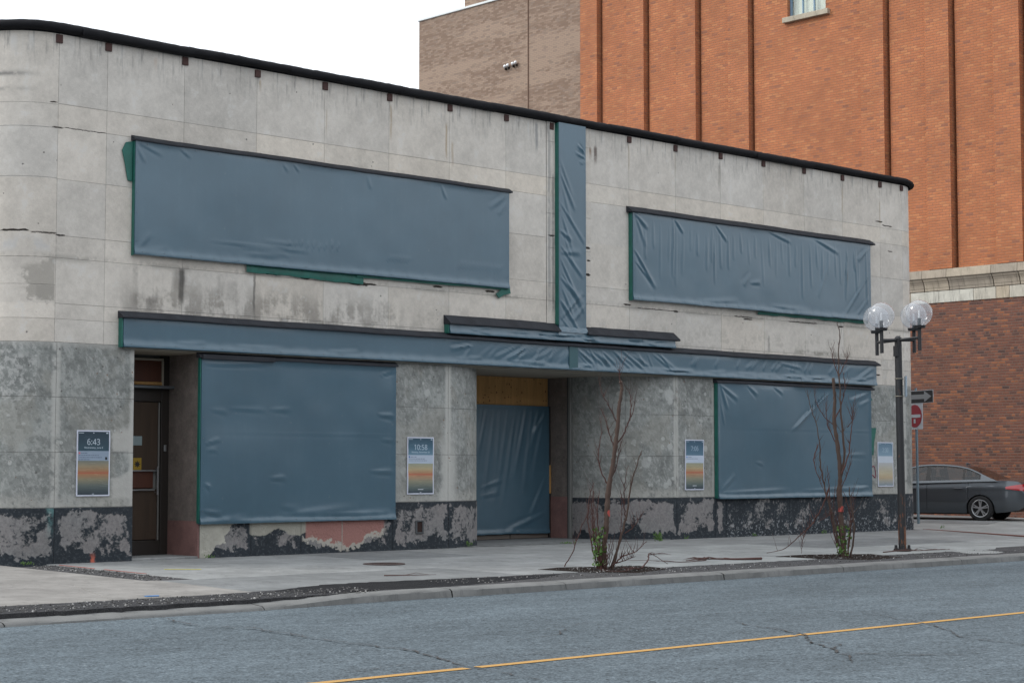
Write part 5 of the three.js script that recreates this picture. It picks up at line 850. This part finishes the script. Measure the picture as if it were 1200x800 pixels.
let wi = 0; for (const [x, z, w, h, n, label] of [[25.3, .32, .22, .12, 70, 'largest green weed tuft, at the foot of the curved entrance wall'], [26.35, .1, .12, .06, 30, 'tiny weeds below the 7:06 poster'], [20.9, .02, .16, .09, 36, 'small weeds at the foot of the rounded pilaster left of the entrance'], [23.2, .1, .5, .025, 40, 'low line of weeds in the joint across the entrance threshold'], [28.4, .08, .16, .05, 26, 'sparse weeds below the right display window by its edge'], [30.6, .1, .2, .06, 30, 'weeds below the right display window behind the taller sapling'], [15.6, .1, .2, .04, 26, 'small weeds below the left display window next to the recessed door'], [12.6, .1, .25, .04, 30, 'low weeds at the head of the gravel strip by the rounded corner'], [34.9, .1, .15, .06, 24, 'small weeds at the end of the rusty edge strip']]) { const g = spray(n, 300 + wi++, [0, 0], .0, h, w * .5, h > .1 ? .05 : .03); g.scale(1, 1, .35); const m = new THREE.Mesh(g, weedM); m.name = numbered('weed_tuft'); m.position.set(x, gy(z), z); m.userData.kind = undefined; delete m.userData.kind; scene.add(m); tag(m, label, 'weed', 'weeds along the wall'); }
{ // round utility cover
  const c = thing('utility_cover', 'round rusty utility cover set in the pavement', 'manhole cover', [16.79, gy(2.76) + .004, 2.76]);
  const m = new THREE.MeshStandardMaterial({ map: tarTex, color: rgb(1.9, 1.25, 1.05), roughness: .8 }); const ring = new THREE.LatheGeometry([[.25, 0], [.25, .006], [.265, .009], [.3, .009], [.305, 0]].map(p => new THREE.Vector2(...p)), 40); part('cover_ring', ring, m, c); const d = cyl(.25, .25, -.01, .005, 40); part('cover_plate', d, m, c);
  const k = []; for (let i = -4; i <= 4; i++) for (let j = -4; j <= 4; j++) if (i * i + j * j < 17) k.push(box(i * .05 - .014, i * .05 + .014, .005, .009, j * .05 - .014, j * .05 + .014)); part('tread_studs', mergeGeometries(k), m, c).userData.kind = 'stuff';
}

// ---------------------------------------------------------------- parked car (x forward, y up, z to its right)
{
  const car = thing('parked_car', 'dark grey sedan parked in front of the brick wall', 'car', [0, 0, 0]);
  const paint = new THREE.MeshPhysicalMaterial({ color: rgb(.078, .09, .103), metalness: .55, roughness: .38, clearcoat: 1, clearcoatRoughness: .05 });
  const blackTrim = std([.012, .012, .013], .5), rubber = std([.014, .014, .015], .85), alloy = std([.5, .51, .53], .35, { metalness: .8 }), inside = std([.02, .019, .018], .9);
  const glassC = new THREE.MeshPhysicalMaterial({ color: rgb(.42, .46, .45), roughness: .02, transmission: 1, thickness: 0, ior: 1.5 });
  const lerpT = (T, x) => { for (let i = 0; i < T.length - 1; i++) if (x <= T[i + 1][0]) { const t = (x - T[i][0]) / (T[i + 1][0] - T[i][0]); return T[i][1] + (T[i + 1][1] - T[i][1]) * Math.max(0, t); } return T[T.length - 1][1]; };
  const smoothT = (T) => x => { const h = .06; return (lerpT(T, x - h) + 2 * lerpT(T, x) + lerpT(T, x + h)) / 4; };
  const topY = smoothT([[-2.42, .72], [-2.36, .96], [-2.25, 1.015], [-1.75, 1.035], [-1.2, 1.02], [0, .985], [1.0, .955], [1.3, .94], [1.9, .84], [2.25, .72], [2.42, .52]]);
  const halfW = smoothT([[-2.42, .62], [-2.3, .78], [-2.0, .865], [-1.4, .905], [0, .915], [1.3, .905], [1.9, .86], [2.2, .77], [2.42, .55]]);
  const arch = [[-1.33, .36], [1.40, .36]];
  const botY = x => { let y = smoothT([[-2.42, .4], [-2.3, .28], [-2.0, .24], [-1.6, .2], [1.7, .2], [2.2, .22], [2.42, .3]])(x); for (const [c, r] of arch) { const d = Math.abs(x - c); if (d < r) y = Math.max(y, .315 + Math.sqrt(r * r - d * d)); } return y; };
  const seams = [-1.02, .06, 1.12];
  let xs = lin(-2.42, 2.42, 96); for (const [c, r] of arch) xs.push(...lin(c - r, c + r, 28)); xs.push(c0(-2.42)); for (const s of seams) xs.push(s - .012, s - .005, s, s + .005, s + .012); function c0(v) { return v; } xs = [...new Set(xs.map(v => +v.toFixed(4)))].sort((a, b) => a - b);
  const prof = t => .93 + .07 * Math.sin(Math.PI * Math.min(1, .12 + t * .8)) - .035 * sm(.8, 1, t) - .03 * sm(.18, 0, t) + .012 * sm(.70, .76, t) * sm(.86, .78, t);
  const ts = [0, .03, .08, .15, .25, .35, .45, .55, .65, .70, .73, .76, .80, .86, .92, .97, 1];
  const sides = [];
  for (const sg of [-1, 1]) {
    const g = grid(xs, ts, (x, t) => { const b = botY(x), T = topY(x), y = b + (T - b) * t, tt = (y - .2) / (T - .2); let z = halfW(x) * prof(Math.max(0, Math.min(1, tt))); for (const s of seams) if (Math.abs(x - s) < .004 && tt > .08) z -= .016; return [x, y, sg * z]; });
    sides.push(sg > 0 ? g : flip(g));
  }
  const deck = grid(xs, lin(-1, 1, 10), (x, t) => { const z = halfW(x) * prof(1) * t; return [x, topY(x) + .035 * (1 - t * t) * sm(2.42, 2.0, Math.abs(x)), z]; });
  part('body', toCreasedNormals(mergeGeometries([...sides, flip(deck)]), .55), paint, car);
  // arch liners and floor
  part('underbody', mergeGeometries([box(-2.2, -1.72, .24, .5, -.7, .7), box(-.93, 1.0, .17, .35, -.78, .78), box(1.8, 2.3, .24, .5, -.66, .66)]), blackTrim, car);
  for (const [c, r] of arch) for (const sg of [-1, 1]) { const a = lin(0, Math.PI, 18); const g = grid(a, [0, 1], (w, t) => [c + (r + .003) * Math.cos(w), .315 + (r + .003) * Math.sin(w), sg * (t ? .90 : .55)]); part('arch_liner', g, blackTrim, car); }
  // greenhouse
  const RT = [[-1.78, 1.045], [-1.5, 1.16], [-1.2, 1.30], [-.98, 1.385], [-.7, 1.44], [-.35, 1.47], [0, 1.475], [.3, 1.455], [.5, 1.415], [.75, 1.30], [1.0, 1.15], [1.28, .975]];
  const roofY = smoothT(RT), sideZ = y => .862 - (y - 1.0) * .54;
  const belt = x => topY(x) + .012;
  const gx = lin(-1.78, 1.28, 40);
  const outline = [...gx.map(x => [x, belt(x) - .03]), ...gx.slice().reverse().map(x => [x, Math.max(belt(x) - .02, roofY(x) - .03)])];
  const wTop = x => roofY(x) - .085, wBot = x => belt(x) + .025;
  const win = (a, b, n = 10, ta = wTop, sl = 0, sr = 0) => { const X = lin(a, b, n); return [...X.map(x => [x, wBot(x)]), ...lin(b - sr, a + sl, n).map(x => [x, Math.max(wBot(x) + .004, ta(x))])]; };
  const W1 = win(.11, 1.03, 12, wTop, -.02, .0), W2 = win(-.86, .0, 12, wTop, .0, -.01), W3 = win(-1.28, -.91, 8, wTop, .0, 0);
  const bend = (g, sg, off = 0) => { const p = g.attributes.position; for (let i = 0; i < p.count; i++) { const y = p.getY(i); p.setZ(i, sg * (sideZ(y) + off)); } g.computeVertexNormals(); return g; };
  const shp = (o, h = []) => { const s = new THREE.Shape(o.map(p => new THREE.Vector2(...p))); for (const q of h) s.holes.push(new THREE.Path(q.map(p => new THREE.Vector2(...p)))); return new THREE.ShapeGeometry(s); };
  for (const sg of [-1, 1]) {
    part('window_surround', bend(shp(outline, [win(-1.33, 1.10, 30, x => roofY(x) - .06)]), sg), paint, car);
    part('pillar_trim', bend(shp([...lin(-1.335, 1.105, 30).map(x => [x, wBot(x) - .012]), ...lin(1.105, -1.335, 30).map(x => [x, Math.max(wBot(x) + .01, roofY(x) - .057)])], [W1, W2, W3].map(w => w.slice().reverse())), sg, -.012), blackTrim, car);
    for (const w of [W1, W2, W3]) part('side_window', bend(shp(w), sg, -.018), glassC, car);
  }
  const shell = (a, b, n, inset = 0, name, m) => part(name, flip(grid(lin(a, b, n), lin(-1, 1, 12), (x, t) => { const y = roofY(x); return [x, y - .03 * t * t - inset, (sideZ(y - .03) - inset) * t]; })), m, car);
  shell(-.95, .46, 18, 0, 'roof', paint); shell(-1.76, -.95, 12, .0, 'rear_window', glassC); shell(.46, 1.26, 10, .0, 'windscreen', glassC);
  const fin = extrude([[0, 0], [.16, 0], [.03, .055], [0, .05]], .02, .006); fin.rotateY(Math.PI); fin.translate(-.72, 1.435, .01); part('antenna_fin', fin, paint, car);
  // cabin
  const seat = (x, z, w) => { part('seat_back', rbox(x - .08, x + .06, .55, 1.13, z - w, z + w, .05), inside, car); part('headrest', rbox(x - .1, x - .01, 1.14, 1.33, z - .13, z + .13, .04), inside, car); };
  seat(.1, -.36, .24); seat(.1, .36, .24); seat(-.85, -.36, .3); seat(-.85, .36, .3); part('dashboard', rbox(.75, 1.2, .7, .98, -.7, .7, .05), inside, car); part('door_lining', mergeGeometries([box(-1.3, 1.1, .4, .98, -.80, -.78), box(-1.3, 1.1, .4, .98, .78, .80), box(-1.7, 1.2, .36, .4, -.78, .78), box(-1.75, -1.05, .9, .99, -.74, .74)]), inside, car);
  // wheels
  for (const [c] of arch) for (const sg of [-1, 1]) {
    const w = new THREE.Group(); w.name = 'wheel'; w.position.set(c, .325, sg * .80); w.rotation.y = sg > 0 ? 0 : Math.PI; car.add(w);
    const ty = new THREE.LatheGeometry([[.215, -.1], [.28, -.108], [.312, -.095], [.325, -.06], [.325, .06], [.312, .095], [.28, .108], [.215, .1]].map(p => new THREE.Vector2(...p)), 40); ty.rotateX(Math.PI / 2); part('tyre', ty, rubber, w);
    const rim = []; const lip = new THREE.LatheGeometry([[.195, .02], [.2, .085], [.212, .1], [.224, .102], [.226, .09], [.21, -.08]].map(p => new THREE.Vector2(...p)), 40); lip.rotateX(Math.PI / 2); rim.push(lip.toNonIndexed());
    for (let k = 0; k < 5; k++) for (const d of [-.15, .15]) { const g = new THREE.BoxGeometry(.17, .028, .022); g.translate(.12, 0, .085); g.rotateZ(k * 1.2566 + d + .3); rim.push(g.toNonIndexed()); } const hub = new THREE.CylinderGeometry(.045, .055, .03, 16); hub.rotateX(Math.PI / 2); hub.translate(0, 0, .088); rim.push(hub.toNonIndexed()); part('rim', mergeGeometries(rim), alloy, w);
    const br = new THREE.CylinderGeometry(.2, .2, .02, 24); br.rotateX(Math.PI / 2); br.translate(0, 0, .0); part('brake_disc', br, std([.02, .02, .02], .7), w);
  }
  // trim
  const side = (x, y) => halfW(x) * prof(Math.max(0, Math.min(1, (y - .2) / (topY(x) - .2))));
  for (const sg of [-1, 1]) {
    for (const x of [-.78, .38]) part('door_handle', (() => { const g = rbox(x - .11, x + .11, .815, .845, -.016, .016, .012); g.translate(0, 0, sg * (side(x, .83) + .018)); return g; })(), paint, car);
    part('side_moulding', (() => { const g = grid(lin(-.96, 1.02, 20), [0, 1], (x, t) => [x, .50 + t * .035, sg * (side(x, .5) + .012)]); return g; })(), paint, car);
    const tl = grid(lin(-2.40, -1.98, 14), lin(0, 1, 5), (x, t) => { const f = (x + 2.4) / .42, y0 = .77 + .05 * f, y1 = .95 - .07 * f, y = y0 + (y1 - y0) * t; return [x, y, sg * (side(x, y) + .008)]; }); part('tail_light', tl, new THREE.MeshPhysicalMaterial({ color: rgb(.42, .012, .02), roughness: .15, clearcoat: 1 }), car);
    part('mirror', rbox(.93, 1.03, .99, 1.12, sg > 0 ? .88 : -1.08, sg > 0 ? 1.08 : -.88, .04), paint, car);
  }
  // place it: rear wheel on the near side stands at (40.74, -2.66)
  const ang = Math.PI / 2 + 15.9 * Math.PI / 180;               // forward = (-0.27, 0, -0.96)
  car.rotation.y = ang; const fx = Math.cos(ang), fz = -Math.sin(ang), rx = Math.sin(ang), rz2 = Math.cos(ang); // local x and z axes in the world
  const off = new THREE.Vector3(-1.33, 0, -.86).applyAxisAngle(new THREE.Vector3(0, 1, 0), ang);
  car.position.set(40.74 - off.x, -.006, -2.66 - off.z);
}

scene.traverse(o => { if (o.isMesh) { o.castShadow = true; o.receiveShadow = true; } });
renderer.render(scene, camera);
